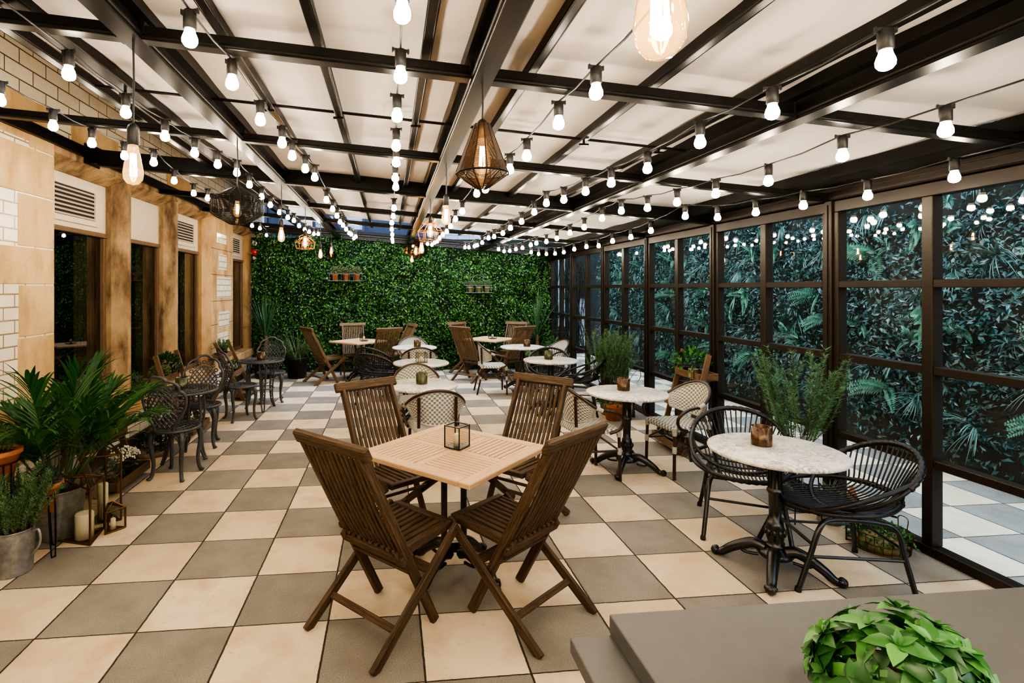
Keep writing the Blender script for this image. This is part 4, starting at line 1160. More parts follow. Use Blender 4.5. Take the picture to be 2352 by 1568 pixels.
pendant('diamond', 2.13, -.46, 372, 'large bronze wire diamond pendant on the central beam', 1.0, .118, .285)
pendant('bulb', 2.13, 1.02, 497, 'bare filament pendant on the central beam right behind the bronze diamond pendant', 1.0)
pendant('cage', 2.13, 2.5, 530, 'thin copper wire cage pendant on the central beam among the string lights', 1.0, .125, .24)
pendant('bulb', 2.13, 3.95, 571, 'bare filament pendant on the central beam behind the copper cage pendant', 1.0)
pendant('barrel', 2.13, 5.4, 573, 'smoked barrel pendant on the central beam before the hedge', 1.0, .18, .29)
pendant('bulb', 2.13, 6.88, 595, 'bare filament pendant lowest on the central beam, under the smoked barrel shade', 1.0)

# ------------------------------------------------------------------ candle holders on the tables
def votive(kind):
    def f():
        t = thing('votive_holder', '', 'candle holder'); r, h = .058, .116
        m = MB(); m.lathe([(1e-5, .0), (r, .0), (r + .001, .004), (r, h), (r - .003, h), (r - .004, .012), (1e-5, .012)], 24); m.build('cup', X[kind], t)
        m = MB(); m.lathe([(1e-5, .0125), (.024, .0125), (.024, .04), (1e-5, .04)], 14); m.tube([(0, 0, .04), (0, 0, .05)], .0012, 5); m.build('tealight', X['candle'], t)
        return t
    return Proto(f)
VB, VG = votive('votive_brown'), votive('votive_green')
VB.at((4.03, .30, .735), 0, 'brown mottled glass votive on the near right marble table')
VB.at((3.95, 2.06, .735), 40, 'brown mottled glass votive on the marble table by the ladder shelf')
VG.at((2.05, 2.60, .735), 0, 'green mottled glass votive on the first middle marble table')
VB.at((2.18, 5.95, .735), 80, 'brown mottled glass votive on the third middle marble table')
VB.at((4.02, 5.85, .735), 10, 'brown mottled glass votive on the far right marble table')
VG.at((3.90, 4.27, .735), 50, 'green mottled glass votive on the marble table by the black hoop chairs')
VG.at((-.36, 2.76, .70), 90, 'green mottled glass votive on the nearer lattice table')
VB.at((-.08, 4.86, .70), 20, 'brown mottled glass votive on the farther lattice table')
def cube_lantern(sz, hh, mat, candle_r, ch):
    def f():
        t = thing('cube_lantern', '', 'lantern'); s = sz / 2; w = .006
        m = MB(); m.cbox((0, 0, .003), (sz, sz, .006))
        for a in (-1, 1):
            for b_ in (-1, 1): m.cbox((a * s, b_ * s, hh / 2), (w, w, hh))
        for z in (.003, hh):
            for a in (-1, 1): m.cbox((a * s, 0, z), (w, sz + w, w)); m.cbox((0, a * s, z), (sz + w, w, w))
        m.build('frame', X[mat], t)
        m = MB()
        for a in (-1, 1): m.add([(a * s, -s, .005), (a * s, s, .005), (a * s, s, hh), (a * s, -s, hh)], [(0, 1, 2, 3)]); m.add([(-s, a * s, .005), (s, a * s, .005), (s, a * s, hh), (-s, a * s, hh)], [(0, 1, 2, 3)])
        m.build('panes', X['cglass'], t)
        m = MB(); m.lathe([(1e-5, .006), (candle_r, .006), (candle_r, ch), (candle_r * .8, ch + .003), (1e-5, ch)], 16); m.tube([(0, 0, ch), (.002, 0, ch + .012)], .0012, 5); m.build('candle', X['candle'], t)
        return t
    return Proto(f)
CL = cube_lantern(.108, .132, 'iron', .019, .078)
CL.at((2.135, .44, .740), 47, 'open black-framed glass cube lantern with candle on the near teak table')
CL.at((1.25, 7.0, .740), 20, 'glass cube lantern with candle on the far left teak table')
CL.at((3.70, 7.2, .740), 30, 'glass cube lantern with candle on the far right teak table')
CLB = cube_lantern(.12, .13, 'brass', .022, .07)
CLB.at((2.14, 4.12, .735), 12, 'brass-framed glass cube lantern with candle on the second middle marble table')

# ------------------------------------------------------------------ geometric prism lanterns on the floor
def prism_lantern(name_label, loc, rz, R0, h, slope, cr, ch, cx=0.0):
    t = thing('prism_lantern', name_label, 'lantern', loc, rz)
    A = [rad(90 + 120 * k) for k in range(3)]; w = .0075
    bot = [V((R0 * math.cos(a), R0 * math.sin(a), .005)) for a in A]
    top = [V((R0 * math.cos(a), R0 * math.sin(a), h - (slope if k else 0))) for k, a in enumerate(A)]
    inn = [p * .62 + V((0, 0, .006)) for p in bot]
    m = MB()
    for i in range(3):
        j = (i + 1) % 3
        m.tube([bot[i], bot[j]], w, 4); m.tube([top[i], top[j]], w, 4); m.tube([bot[i], top[i]], w, 4)
        c = (top[0] + top[1] + top[2]) / 3 + V((0, 0, .045)); m.tube([top[i], c], w * .7, 4)
    m.add([bot[0], bot[1], bot[2]], [(0, 1, 2)])
    m.build('frame', X['brass'], t)
    m = MB()
    for i in range(3):
        j = (i + 1) % 3; m.add([bot[i], bot[j], top[j], top[i]], [(0, 1, 2, 3)])
    m.build('panes', X['cglass'], t)
    m = MB(); m.lathe([(1e-5, .008), (cr, .008), (cr, ch - .006), (cr - .004, ch), (cr * .5, ch - .006), (1e-5, ch - .008)], 24); m.tube([(0, 0, ch - .008), (.002, .001, ch + .014)], .0014, 5); m.build('candle', X['candle'], t)
    return t
prism_lantern('large triangular brass and glass floor lantern with a thick pillar candle', (-.355, 1.07, 0), 100, .155, .43, .06, .056, .175)
prism_lantern('tallest triangular brass and glass floor lantern with a slim tall candle', (-.385, 1.36, 0), 20, .14, .56, .07, .034, .27)
prism_lantern('smallest brass and glass floor lantern with a short candle, before the tallest one', (-.225, 1.18, 0), 50, .075, .17, .02, .017, .085)
prism_lantern('brass and glass floor lantern with pillar candle on the floor by the glazed wall', (4.93, 3.98, 0), 70, .10, .22, .02, .036, .17)

# ------------------------------------------------------------------ plants
def needle_bush(m, n, h, spread, R, needle=.034, dens=70, w=.0042, base=.05):
    st = MB()
    for k in range(n):
        a = R.uniform(0, 2 * PI); r0 = base * math.sqrt(R.random()); tilt = R.uniform(0, 1) ** .8 * spread
        p = V((r0 * math.cos(a), r0 * math.sin(a), 0)); L_ = h * R.uniform(.55, 1.0); d = V((math.cos(a) * tilt, math.sin(a) * tilt, 1)).normalized()
        P = [p.copy()]; k_ = 7
        for i in range(k_):
            d = (d + V((R.gauss(0, .10), R.gauss(0, .10), .10))).normalized(); p = p + d * L_ / k_; P.append(p.copy())
        S = spline(P, 4); st.tube(S, [lerp(.0035, .0012, i / (len(S) - 1)) for i in range(len(S))], 4)
        for q in range(dens):
            f = R.uniform(.12, 1) ** .8 * (len(S) - 2); i = int(f); c = S[i].lerp(S[i + 1], f - i); tg = (S[i + 1] - S[i]).normalized()
            o = V((R.gauss(0, 1), R.gauss(0, 1), R.gauss(0, 1))); o = (o - tg * o.dot(tg)).normalized()
            dd = (tg * R.uniform(.5, 1.1) + o).normalized(); x = dd.cross(o.cross(dd)).normalized() * w * .5; x = dd.orthogonal().normalized() * w * .5
            Ln = needle * R.uniform(.6, 1.15)
            m.add([c - x, c + x, c + dd * Ln], [(0, 1, 2)])
    return st
def leaf_bush(m, n, rx, ry, rz_, R, lo, hi, asp=.55, ov=False, zc=0.0, out=.7):
    for k in range(n):
        a = R.uniform(0, 2 * PI); u = R.uniform(-.35, 1); rr = R.uniform(.35, 1) ** .5
        c = math.sqrt(max(0, 1 - u * u)); p = V((rx * c * math.cos(a) * rr, ry * c * math.sin(a) * rr, zc + rz_ * (u * rr)))
        d = V((c * math.cos(a) * out + R.gauss(0, .35), c * math.sin(a) * out + R.gauss(0, .35), u * out + R.gauss(.1, .35))); L_ = R.uniform(lo, hi)
        (m.oleaf if ov else m.leaf2)(p, d, V((R.gauss(0, .4), R.gauss(0, .4), 1)), L_, L_ * asp)
def pot_mesh(r0, r1, h, rim=.012, rimh=.03, n=28):
    m = MB(); m.lathe([(1e-5, 0), (r0, 0), (lerp(r0, r1, .9), h - rimh), (r1 + rim * .5, h - rimh), (r1 + rim, h - rimh * .8), (r1 + rim, h - .003), (r1 + rim - .004, h), (r1 - .008, h), (r1 - .012, h - .03), (1e-5, h - .03)], n); return m
def soil_disc(r, z): return MB().lathe([(1e-5, z), (r, z), (r * .98, z + .008), (1e-5, z + .012)], 18)
def zinc_mesh(r0, r1, h, n=32):
    m = MB(); P = [(1e-5, .0), (r0, 0), (r0 + .002, .006)]
    for i in range(1, 12):
        f = i / 12; z = h * f; r = lerp(r0, r1, f); P.append((r + (.004 if i in (8, 10) else 0), z))
    P += [(r1, h - .006), (r1 + .005, h), (r1 + .001, h + .002), (r1 - .004, h - .004), (r1 - .006, h - .05), (1e-5, h - .05)]
    return m.lathe(P, n)
def foliage(name, m, mat, t, stems=None, smat='stem'):
    o = m.build(name, X[mat], t)
    if stems: stems.build('stems', X[smat], o)
    return o

# front left zinc jug with rosemary
R = random.Random(31)
t = thing('potted_rosemary', 'bushy rosemary in a galvanised jug pot at the very front left', 'potted plant', (-.535, .665, 0))
zinc_mesh(.095, .105, .265).build('zinc_pot', X['galv'], t)
m = MB(); m.tube(spline([(.10, .0, .235), (.135, .0, .25), (.15, 0, .21), (.142, 0, .15), (.105, 0, .10)], 5), .0075, 8); m.build('handle', X['galv'], t)
soil_disc(.095, .22).build('soil', X['soil'], t)
m = MB(); st = needle_bush(m, 80, .42, .5, R, .032, 150, .0045, .09)
f = foliage('rosemary_foliage', m, 'rosemary', t, st); f.location = (0, 0, .225)

# large palm in a zinc bucket
R = random.Random(12)
t = thing('potted_palm', 'large arching palm in a galvanised bucket by the stone pier', 'potted plant', (-.565, 1.15, 0))
zinc_mesh(.125, .16, .33).build('zinc_bucket', X['galv'], t); soil_disc(.15, .285).build('soil', X['soil'], t)
FR = [(-10, 64, .95), (30, 60, .95), (62, 68, .88), (95, 55, .85), (140, 62, .85), (175, 68, .85), (205, 60, .85), (250, 66, .88), (285, 56, .92), (318, 64, .95), (345, 52, .98), (120, 78, .9), (200, 80, .8), (50, 80, .98), (330, 82, .98), (270, 76, .85)]
for az, el, L_ in FR:
    if az < 70 or az > 280: L_ *= .86
    if 100 < az < 260: L_ *= .74
    m = MB(); a = rad(az); d = V((math.cos(a) * math.cos(rad(el)), math.sin(a) * math.cos(rad(el)), math.sin(rad(el))))
    p = V((.05 * math.cos(a), .05 * math.sin(a), .30)); P = [p.copy()]; n = 26
    for i in range(n):
        d = (d + V((0, 0, -.008 - .05 * (i / n) ** 1.5))).normalized(); p = p + d * L_ / n; P.append(p.copy())
    st = MB(); st.tube(P, [lerp(.008, .002, i / n) for i in range(n + 1)], 6)
    for i in range(11, n + 1):
        f_ = (i - 11) / (n - 11); tg = (P[i] - P[i - 1]).normalized(); side = tg.cross(V((0, 0, 1))).normalized()
        ll = .47 * math.sin(PI * (.30 + .55 * f_)) * L_
        for sg in (-1, 1):
            dd = (side * sg * (1.0 - .6 * f_) + tg * (.8 + .6 * f_) + V((0, 0, .30 + R.uniform(-.12, .12)))).normalized()
            m.blade(P[i], dd, ll * R.uniform(.85, 1.1), .027, .6 + R.uniform(0, .9), 6, .18, side=dd.cross(V((0, 0, 1))))
    fo = m.build('frond', X['palm'], t); st.build('stalk', X['palm_stem'], fo)

# terracotta pots on hairpin stands
def hairpin_pot(loc, label, r0, r1, h, zp, kind, seed):
    R = random.Random(seed)
    t = thing('potted_plant', label, 'potted plant', loc)
    po = pot_mesh(r0, r1, h).build('terracotta_pot', X['terracotta'], t); po.location = (0, 0, zp)
    s = soil_disc(r1 - .015, h - .03).build('soil', X['soil'], t); s.location = (0, 0, zp)
    m = MB(); rr = lerp(r0, r1, .6) + .006; zr = zp + h * .62
    m.tube([(rr * math.cos(2 * PI * i / 28), rr * math.sin(2 * PI * i / 28), zr) for i in range(28)], .0045, 6, closed=True); m.build('stand_ring', X['steel'], t)
    for k in range(3):
        a = rad(-30 + 120 * k); c, s_ = math.cos(a), math.sin(a); m = MB()
        m.tube(spline([(rr * c - .02 * s_, rr * s_ + .02 * c, zr), ((rr + .02) * c - .012 * s_, (rr + .02) * s_ + .012 * c, .02), ((rr + .022) * c, (rr + .022) * s_, .006), ((rr + .02) * c + .012 * s_, (rr + .02) * s_ - .012 * c, .02), (rr * c + .02 * s_, rr * s_ - .02 * c, zr)], 4), .0045, 6)
        m.build('leg', X['steel'], t)
    m = MB(); st = None
    if kind == 'succulent':
        leaf_bush(m, 170, r1 * .95, r1 * .95, .085, R, .03, .05, .5, zc=.03)
        fo = m.build('succulent_leaves', X['dusty'], t)
    else:
        st = needle_bush(m, 16, .2, .8, R, .03, 50, .004, .05); fo = m.build('herb_leaves', X['mid_leaf'], t); st.build('stems', X['stem'], fo)
    fo.location = (0, 0, zp + h - .025)
    return t
X['dusty'] = m_leaf('blue_green_leaf', [(.03, .07, .05), (.07, .13, .10)], .5, .1)
hairpin_pot((-.50, .875, 0), 'terracotta pot of blue-green succulents on a black hairpin stand beside the rosemary', .062, .10, .185, .275, 'succulent', 4)
hairpin_pot((-.62, .66, .0), 'terracotta pot with trailing herb cut off by the left edge of the picture', .07, .11, .2, .54, 'herb', 9)

# tall rosemary on the right, on a wire stand
R = random.Random(77)
t = thing('potted_rosemary', 'tall wispy rosemary in terracotta on a wire stand behind the near marble table', 'potted plant', (4.74, .86, 0))
po = pot_mesh(.075, .115, .18).build('terracotta_pot', X['terracotta'], t); po.location = (0, 0, .38)
s = soil_disc(.1, .15).build('soil', X['soil'], t); s.location = (0, 0, .38)
m = MB()
for z, r_ in ((.50, .115), (.10, .14)): m.tube([(r_ * math.cos(2 * PI * i / 26), r_ * math.sin(2 * PI * i / 26), z) for i in range(26)], .004, 6, closed=True)
m.build('stand_rings', X['steel'], t)
for k in range(4):
    a = rad(45 + 90 * k); m = MB(); m.tube([(.115 * math.cos(a), .115 * math.sin(a), .50), (.15 * math.cos(a), .15 * math.sin(a), .004)], .0045, 6); m.build('leg', X['steel'], t)
m = MB(); st = needle_bush(m, 40, .80, .68, R, .044, 230, .005, .085)
f = foliage('rosemary_foliage', m, 'rosemary_r', t, st); f.location = (0, 0, .53)

# rusty tub with feathery rosemary farther along the glass
R = random.Random(78)
t = thing('potted_rosemary', 'upright rosemary in a rusty tin tub beside the second marble table by the glass', 'potted plant', (4.74, 4.10, 0))
m = zinc_mesh(.15, .18, .40); m.build('tin_tub', X['rustpot'], t); soil_disc(.165, .36).build('soil', X['soil'], t)
m = MB(); m.tube(spline([(.17, -.1, .40), (.22, -.14, .55), (.30, -.16, .62), (.34, -.12, .52), (.30, -.1, .44)], 5), .005, 6); m.tube(spline([(-.15, .05, .40), (-.24, .05, .56), (-.30, .02, .60), (-.26, 0, .46)], 5), .005, 6); m.build('wire_handles', X['galv'], t)
m = MB(); st = needle_bush(m, 90, .84, .34, R, .045, 190, .007, .15)
f = foliage('rosemary_foliage', m, 'rosemary', t, st); f.location = (0, 0, .37)

# yuccas and grass against the hedge
def yucca(loc, label, zt, n, L_, pr, ph, seed):
    R = random.Random(seed); t = thing('potted_yucca', label, 'potted plant', loc)
    pot_mesh(pr * .8, pr, ph, .01, .04).build('black_pot', X['black_pot'], t); soil_disc(pr - .02, ph - .03).build('soil', X['soil'], t)
    m = MB(); m.tube(spline([(0, 0, ph - .05), (.01, 0, ph + (zt - ph) * .5), (0, 0, zt)], 4), .035, 10); m.build('trunk', X['trunk'], t)
    m = MB()
    for k in range(n):
        a = R.uniform(0, 2 * PI); el = rad(20 + 68 * R.random() ** .6); d = V((math.cos(a) * math.cos(el), math.sin(a) * math.cos(el), math.sin(el)))
        m.blade((0, 0, zt - R.uniform(0, .15)), d, L_ * R.uniform(.7, 1.1), .022, .2 + (1.2 if el < .8 else .1) * R.random(), 6, .2)
    m.build('leaves', X['yucca'], t); return t
yucca((-.64, 7.55, 0), 'tall spiky yucca in a black pot in the left corner by the hedge', .85, 64, .92, .23, .42, 1)
yucca((4.68, 7.55, 0), 'tall spiky yucca in a black pot in the right corner by the hedge', .78, 58, .95, .19, .34, 2)
R = random.Random(6); t = thing('potted_grass', 'drooping ornamental grass in a black pot right of the left yucca', 'potted plant', (-.04, 7.5, 0))
pot_mesh(.17, .21, .40, .01, .04).build('black_pot', X['black_pot'], t)
soil_disc(.19, .36).build('soil', X['soil'], t)
m = MB()
for k in range(260):
    a = R.uniform(0, 2 * PI); d = V((math.cos(a) * .5, math.sin(a) * .5, R.uniform(.6, 1.2))); r_ = .15 * math.sqrt(R.random())
    m.blade((r_ * math.cos(a), r_ * math.sin(a), .38), d, R.uniform(.45, .85), .007, R.uniform(.6, 3.2), 7)
m.build('grass_blades', X['grass'], t)
R = random.Random(7); t = thing('potted_plant', 'small terracotta pot of green leaves in the far right corner', 'potted plant', (5.0, 7.45, .0))
pot_mesh(.16, .2, .3, .012, .05).build('planter_base', X['black_pot'], t)
po = pot_mesh(.06, .09, .15).build('terracotta_pot', X['terracotta'], t); po.location = (0, 0, .30)
m = MB(); leaf_bush(m, 160, .17, .17, .16, R, .05, .09, .5, zc=.1); fo = m.build('leaves', X['mid_leaf'], t); fo.location = (0, 0, .46)
R = random.Random(9); t = thing('potted_plant', 'low pale green bush in an olive pot by the right corner yucca', 'potted plant', (4.30, 7.25, 0))
pot_mesh(.12, .16, .28).build('pot', X['olive_pot'], t); m = MB(); leaf_bush(m, 420, .24, .24, .16, R, .025, .045, .6, zc=.36); m.build('leaves', X['pale_leaf'], t)
R = random.Random(14); t = thing('potted_plant', 'terracotta pot of dark leaves on the floor behind the marble table by the ladder shelf', 'potted plant', (4.62, 3.80, 0))
pot_mesh(.09, .13, .2).build('terracotta_pot', X['terracotta'], t); m = MB(); leaf_bush(m, 260, .2, .2, .13, R, .05, .08, .5, zc=.26); m.build('leaves', X['dark_leaf'], t)
# ------------------------------------------------------------------ wooden plant ladders
def ladder(label, loc, rz, W, trays, lean, mat='pine_dark', tray_d=.2, post_h=1.0):
    """faces +Y, leaning back to -Y; trays = [(y_front, z, depth)]"""
    t = thing('plant_ladder', label, 'shelf', loc, rz)
    yt, yb = lean
    for s in (-1, 1):
        m = MB(); m.bar((s * (W / 2 + .012), yb, 0), (s * (W / 2 + .012), yt, post_h), .022, .055, (0, 1, .4), .003); m.build('post', X[mat], t)
        m = MB(); z1 = post_h * .55; y1 = lerp(yb, yt, .55); m.bar((s * (W / 2 + .034), y1 - .22, 0), (s * (W / 2 + .034), y1 + .03, z1), .02, .05, (0, 1, -.6), .003); m.build('leg', X[mat], t)
        m = MB(); m.tube([(s * (W / 2 + .0), y1, z1 - .03), (s * (W / 2 + .05), y1, z1 - .03)], .009, 8); m.build('bolt', X['galv'], t)
    for y, z, d in trays:
        m = MB(); h = .075; th = .014
        m.cbox((0, y - d / 2, z + .006), (W, d, .012), None, .002)
        m.cbox((0, y, z + h / 2), (W, th, h), None, .003); m.cbox((0, y - d, z + h / 2), (W, th, h), None, .003)
        for s in (-1, 1): m.cbox((s * (W / 2 - .007), y - d / 2, z + h / 2), (th, d, h), None, .003)
        m.build('tray', X[mat], t)
    return t
# near left ladder, facing into the terrace (+X): rz = -90 turns +Y to +X
ladder('dark wooden plant ladder behind the palm and lanterns under the first window', (-.80, 2.08, 0), -90, .60, [(.30, .04, .22), (.10, .36, .22), (-.06, .60, .18)], (-.16, .16), 'pine_dark', .2, .95)
ladder('brown wooden plant ladder by the wall behind the nearer lattice table', (-.78, 3.72, 0), -90, .55, [(.28, .04, .2), (.10, .36, .2), (-.08, .62, .18)], (-.12, .16), 'pine', .2, .95)
ladder('brown wooden plant ladder by the wall behind the farther lattice table', (-.74, 5.75, 0), -90, .55, [(.28, .04, .2), (.10, .36, .2), (-.08, .62, .18)], (-.16, .26), 'pine', .2, .88)
ladder('brown wooden plant ladder by the glazed wall beyond the woven armchairs', (4.88, 2.55, 0), 86, .50, [(.26, .06, .22), (.12, .44, .2), (-.0, .76, .2)], (-.1, .16), 'pine', .2, 1.03)

def small_plant(name, label, loc, potm, pr, ph, leafm, n, rr, hh, lo, hi, seed, asp=.55, kind='leaf', group=None, ov=False):
    R = random.Random(seed); t = thing(name, label, 'potted plant', loc)
    pot_mesh(pr * .78, pr, ph, .005, .018).build('pot', X[potm], t)
    soil_disc(pr - .012, ph - .028).build('soil', X['soil'], t)
    m = MB(); st = None
    if kind == 'leaf': leaf_bush(m, n, rr, rr, hh, R, lo, hi, asp, ov, zc=hh * .35)
    else: st = needle_bush(m, n, hh, rr / hh * 1.2, R, lo, 26, .006, pr * .6)
    f = m.build('leaves', X[leafm], t); f.location = (0, 0, ph - .015)
    if st: st.build('stems', X['stem'], f)
    return t
# pots on the near left ladder (trays at x ~ -.8 + y)
small_plant('potted_herb', 'bushy green herb at the near end of the top tray of the dark ladder', (-.95, 1.98, .614), 'black_pot', .07, .12, 'mid_leaf', 260, .14, .12, .03, .05, 1)
small_plant('potted_herb', 'pale trailing plant in an olive pot, far end of the dark ladder top tray', (-.95, 2.22, .614), 'olive_pot', .062, .13, 'pale_leaf', 260, .17, .15, .022, .036, 2)
small_plant('potted_herb', 'dark leafy plant in a square-looking olive pot on the dark ladder middle tray', (-.80, 2.12, .374), 'olive_pot', .075, .13, 'dark_leaf', 300, .16, .10, .03, .05, 3)
small_plant('potted_herb', 'dark low plant at the near end of the dark ladder middle tray', (-.80, 1.90, .374), 'black_pot', .065, .11, 'dark_leaf', 240, .13, .10, .03, .05, 5)
VB.at((-.80, 2.30, .374), 30, 'amber glass votive at the far end of the dark ladder middle tray')
t = small_plant('potted_flowers', 'white flowering plant in the bottom tray of the dark ladder', (-.60, 2.12, .054), 'black_pot', .07, .11, 'dark_leaf', 120, .10, .08, .025, .04, 6)
m = MB(); R = random.Random(16)
for k in range(120):
    a = R.uniform(0, 2 * PI); r_ = .12 * math.sqrt(R.random()); m.sphere((r_ * math.cos(a), r_ * math.sin(a), .17 + R.uniform(0, .10) * (1 - r_ * 3)), R.uniform(.007, .011), 6, 4)
m.build('blossoms', X['bloom'], t)
small_plant('potted_herb', 'brown-potted herb at the near end of the dark ladder bottom tray', (-.60, 1.90, .054), 'rustpot', .06, .10, 'dark_leaf', 130, .10, .07, .025, .04, 7)
# green clump on the window sill past the dark ladder
small_plant('potted_herb', 'trailing green herb standing on the stone sill below the second window', (-1.13, 3.38, .50), 'black_pot', .06, .09, 'mid_leaf', 300, .13, .16, .025, .04, 8)
t = thing('basket_planter', 'round rusty basket planter on the floor behind the nearest lattice chair', 'planter', (-.72, 2.90, 0))
m = MB(); m.lathe([(1e-5, .0), (.15, 0), (.16, .05), (.155, .055), (.14, .01), (1e-5, .01)], 24); m.build('tray', X['rustpot'], t)
m = MB()
for k in range(14):
    a = 2 * PI * k / 14; m.tube([(.155 * math.cos(a), .155 * math.sin(a), .05), (.15 * math.cos(a), .15 * math.sin(a), .19)], .003, 5)
for z in (.12, .19): m.tube([(.152 * math.cos(2 * PI * i / 26), .152 * math.sin(2 * PI * i / 26), z) for i in range(26)], .003, 5, closed=True)
m.build('wires', X['steel'], t)
m = MB(); leaf_bush(m, 300, .14, .14, .11, random.Random(4), .03, .05, .5, zc=.10); m.build('leaves', X['dark_leaf'], t)
# second ladder
small_plant('potted_herb', 'dark leafy plant on the top tray of the ladder behind the nearer lattice table', (-.93, 3.80, .634), 'black_pot', .075, .11, 'dark_leaf', 420, .15, .15, .035, .06, 11)
small_plant('potted_herb', 'fine pale green plant on the top tray of the ladder behind the nearer lattice table', (-.92, 3.60, .634), 'black_pot', .06, .09, 'pale_leaf', 520, .115, .085, .018, .028, 12)
small_plant('potted_herb', 'rusty pot on the bottom tray of the ladder behind the nearer lattice table', (-.58, 3.72, .054), 'rustpot', .06, .11, 'dark_leaf', 120, .09, .07, .025, .04, 13)
# third ladder
small_plant('potted_herb', 'feathery green plant on the top tray of the ladder behind the farther lattice table', (-.89, 5.78, .634), 'black_pot', .07, .11, 'mid_leaf', 60, .2, .2, .035, .05, 14, kind='needle')
small_plant('potted_herb', 'small leafy pot on the middle tray of the ladder behind the farther lattice table', (-.73, 5.75, .374), 'rustpot', .06, .10, 'dark_leaf', 160, .10, .09, .03, .045, 15)
# right ladder (tray y axis points to -X)
small_plant('potted_plant', 'bright leafy plant on the top tray of the ladder by the glass', (4.965, 2.60, .774), 'black_pot', .08, .10, 'bright_leaf', 190, .19, .14, .05, .085, 21)
t = thing('watering_can', 'small olive metal watering can on the top tray of the ladder by the glass', 'watering can', (4.91, 2.47, .7745), 40)
m = MB(); m.lathe([(1e-5, 0), (.048, 0), (.048, .002), (.052, .085), (.05, .088), (.04, .09), (1e-5, .09)], 20); m.build('body', X['olive_pot'], t)
m = MB(); m.tube(spline([(-.05, 0, .075), (-.045, 0, .115), (0, 0, .13), (.045, 0, .115), (.05, 0, .075)], 4), .007, 8); m.build('handle', X['pine'], t)
m = MB(); m.tube([(.045, 0, .03), (.085, 0, .085)], .010, 8); m.build('spout', X['olive_pot'], t)
CLS = cube_lantern(.075, .085, 'brass', .017, .03)
CLS.at((4.90, 2.35, .7745), 10, 'small glass cube lantern with white tealight on the top tray of the glass-side ladder')
small_plant('potted_plant', 'green trailing plant on the bottom tray of the ladder by the glass', (4.72, 2.56, .074), 'rustpot', .07, .11, 'dark_leaf', 260, .14, .12, .03, .05, 22)
small_plant('potted_plant', 'small plant in a rusty pot on the middle tray of the ladder by the glass', (4.86, 2.62, .454), 'rustpot', .055, .10, 'mid_leaf', 120, .09, .07, .03, .045, 23)

# floor pieces under the near marble table, by the glass
R = random.Random(41)
t = thing('zinc_planter', 'galvanised tin planter with spiky pale green plant on the floor by the glass', 'potted plant', (4.93, .78, 0))
zinc_mesh(.075, .085, .16).build('zinc_pot', X['galv'], t)
m = MB(); m.tube(spline([(-.085, 0, .15), (-.13, 0, .14), (-.135, 0, .08), (-.08, 0, .05)], 5), .006, 8); m.build('handle', X['steel'], t)
m = MB()
for k in range(120):
    a = R.uniform(0, 2 * PI); el = rad(R.uniform(20, 80)); m.blade((0, 0, .15), (math.cos(a) * math.cos(el), math.sin(a) * math.cos(el), math.sin(el)), R.uniform(.10, .19), .009, .9, 4)
m.build('leaves', X['pale_leaf'], t)
t = thing('storm_lantern', 'tall grey lantern stand beside the tin planter by the glazed wall', 'lantern', (4.86, 1.10, 0))
m = MB(); m.cbox((0, 0, .012), (.16, .16, .024), None, .004); m.cbox((0, 0, .30), (.15, .15, .02), None, .004)
for a in (-1, 1):
    for b_ in (-1, 1): m.cbox((a * .068, b_ * .068, .16), (.012, .012, .28))
m.build('frame', X['galv'], t)
m = MB()
for a in (-1, 1): m.add([(a * .068, -.068, .03), (a * .068, .068, .03), (a * .068, .068, .29), (a * .068, -.068, .29)], [(0, 1, 2, 3)]); m.add([(-.068, a * .068, .03), (.068, a * .068, .03), (.068, a * .068, .29), (-.068, a * .068, .29)], [(0, 1, 2, 3)])
m.build('panes', X['cglass'], t)
m = MB(); m.lathe([(1e-5, .025), (.035, .025), (.035, .14), (1e-5, .14)], 16); m.build('candle', X['candle'], t)
t = thing('copper_lantern', 'small lantern with a copper pyramid roof behind the side-on hoop chair', 'lantern', (4.86, .52, .0))
m = MB(); m.lathe([(.052, .27), (.05, .275), (.004, .37), (1e-5, .372)], 4, smooth=False); m.build('pyramid_roof', X['copper'], t) if 'copper' in X else m.build('pyramid_roof', X['terracotta'], t)
m = MB()
for k in range(4):
    a = rad(90 * k); m.tube([(.045 * math.cos(a), .045 * math.sin(a), .0), (.045 * math.cos(a), .045 * math.sin(a), .272)], .004, 5)
for z in (.006, .27): m.tube([(.045 * math.cos(rad(90 * k)), .045 * math.sin(rad(90 * k)), z) for k in range(4)], .004, 5, closed=True)
m.build('wire_frame', X['steel'], t)
t = thing('wire_basket', 'low round rusty wire basket of green leaves beneath the side-on hoop chair', 'basket', (4.95, .40, 0))
m = MB()
for z, r_ in ((.006, .15), (.06, .158), (.12, .165)): m.tube([(r_ * math.cos(2 * PI * i / 36), r_ * math.sin(2 * PI * i / 36), z) for i in range(36)], .0035, 5, closed=True)
for k in range(22):
    a = 2 * PI * k / 22; m.tube([(.15 * math.cos(a), .15 * math.sin(a), .006), (.165 * math.cos(a), .165 * math.sin(a), .12)], .0025, 5)
m.tube(spline([(.16, .03, .12), (.165, .03, .19), (.165, -.03, .19), (.16, -.03, .12)], 4), .003, 5)
m.build('basket_wires', X['brass'], t)
m = MB(); m.lathe([(1e-5, .008), (.13, .008), (.135, .075), (1e-5, .085)], 24); m.build('moss_liner', X['olive_pot'], t)
m = MB(); leaf_bush(m, 420, .17, .17, .075, random.Random(5), .025, .045, .5, zc=.07); m.build('leaves', X['bright_leaf'], t)

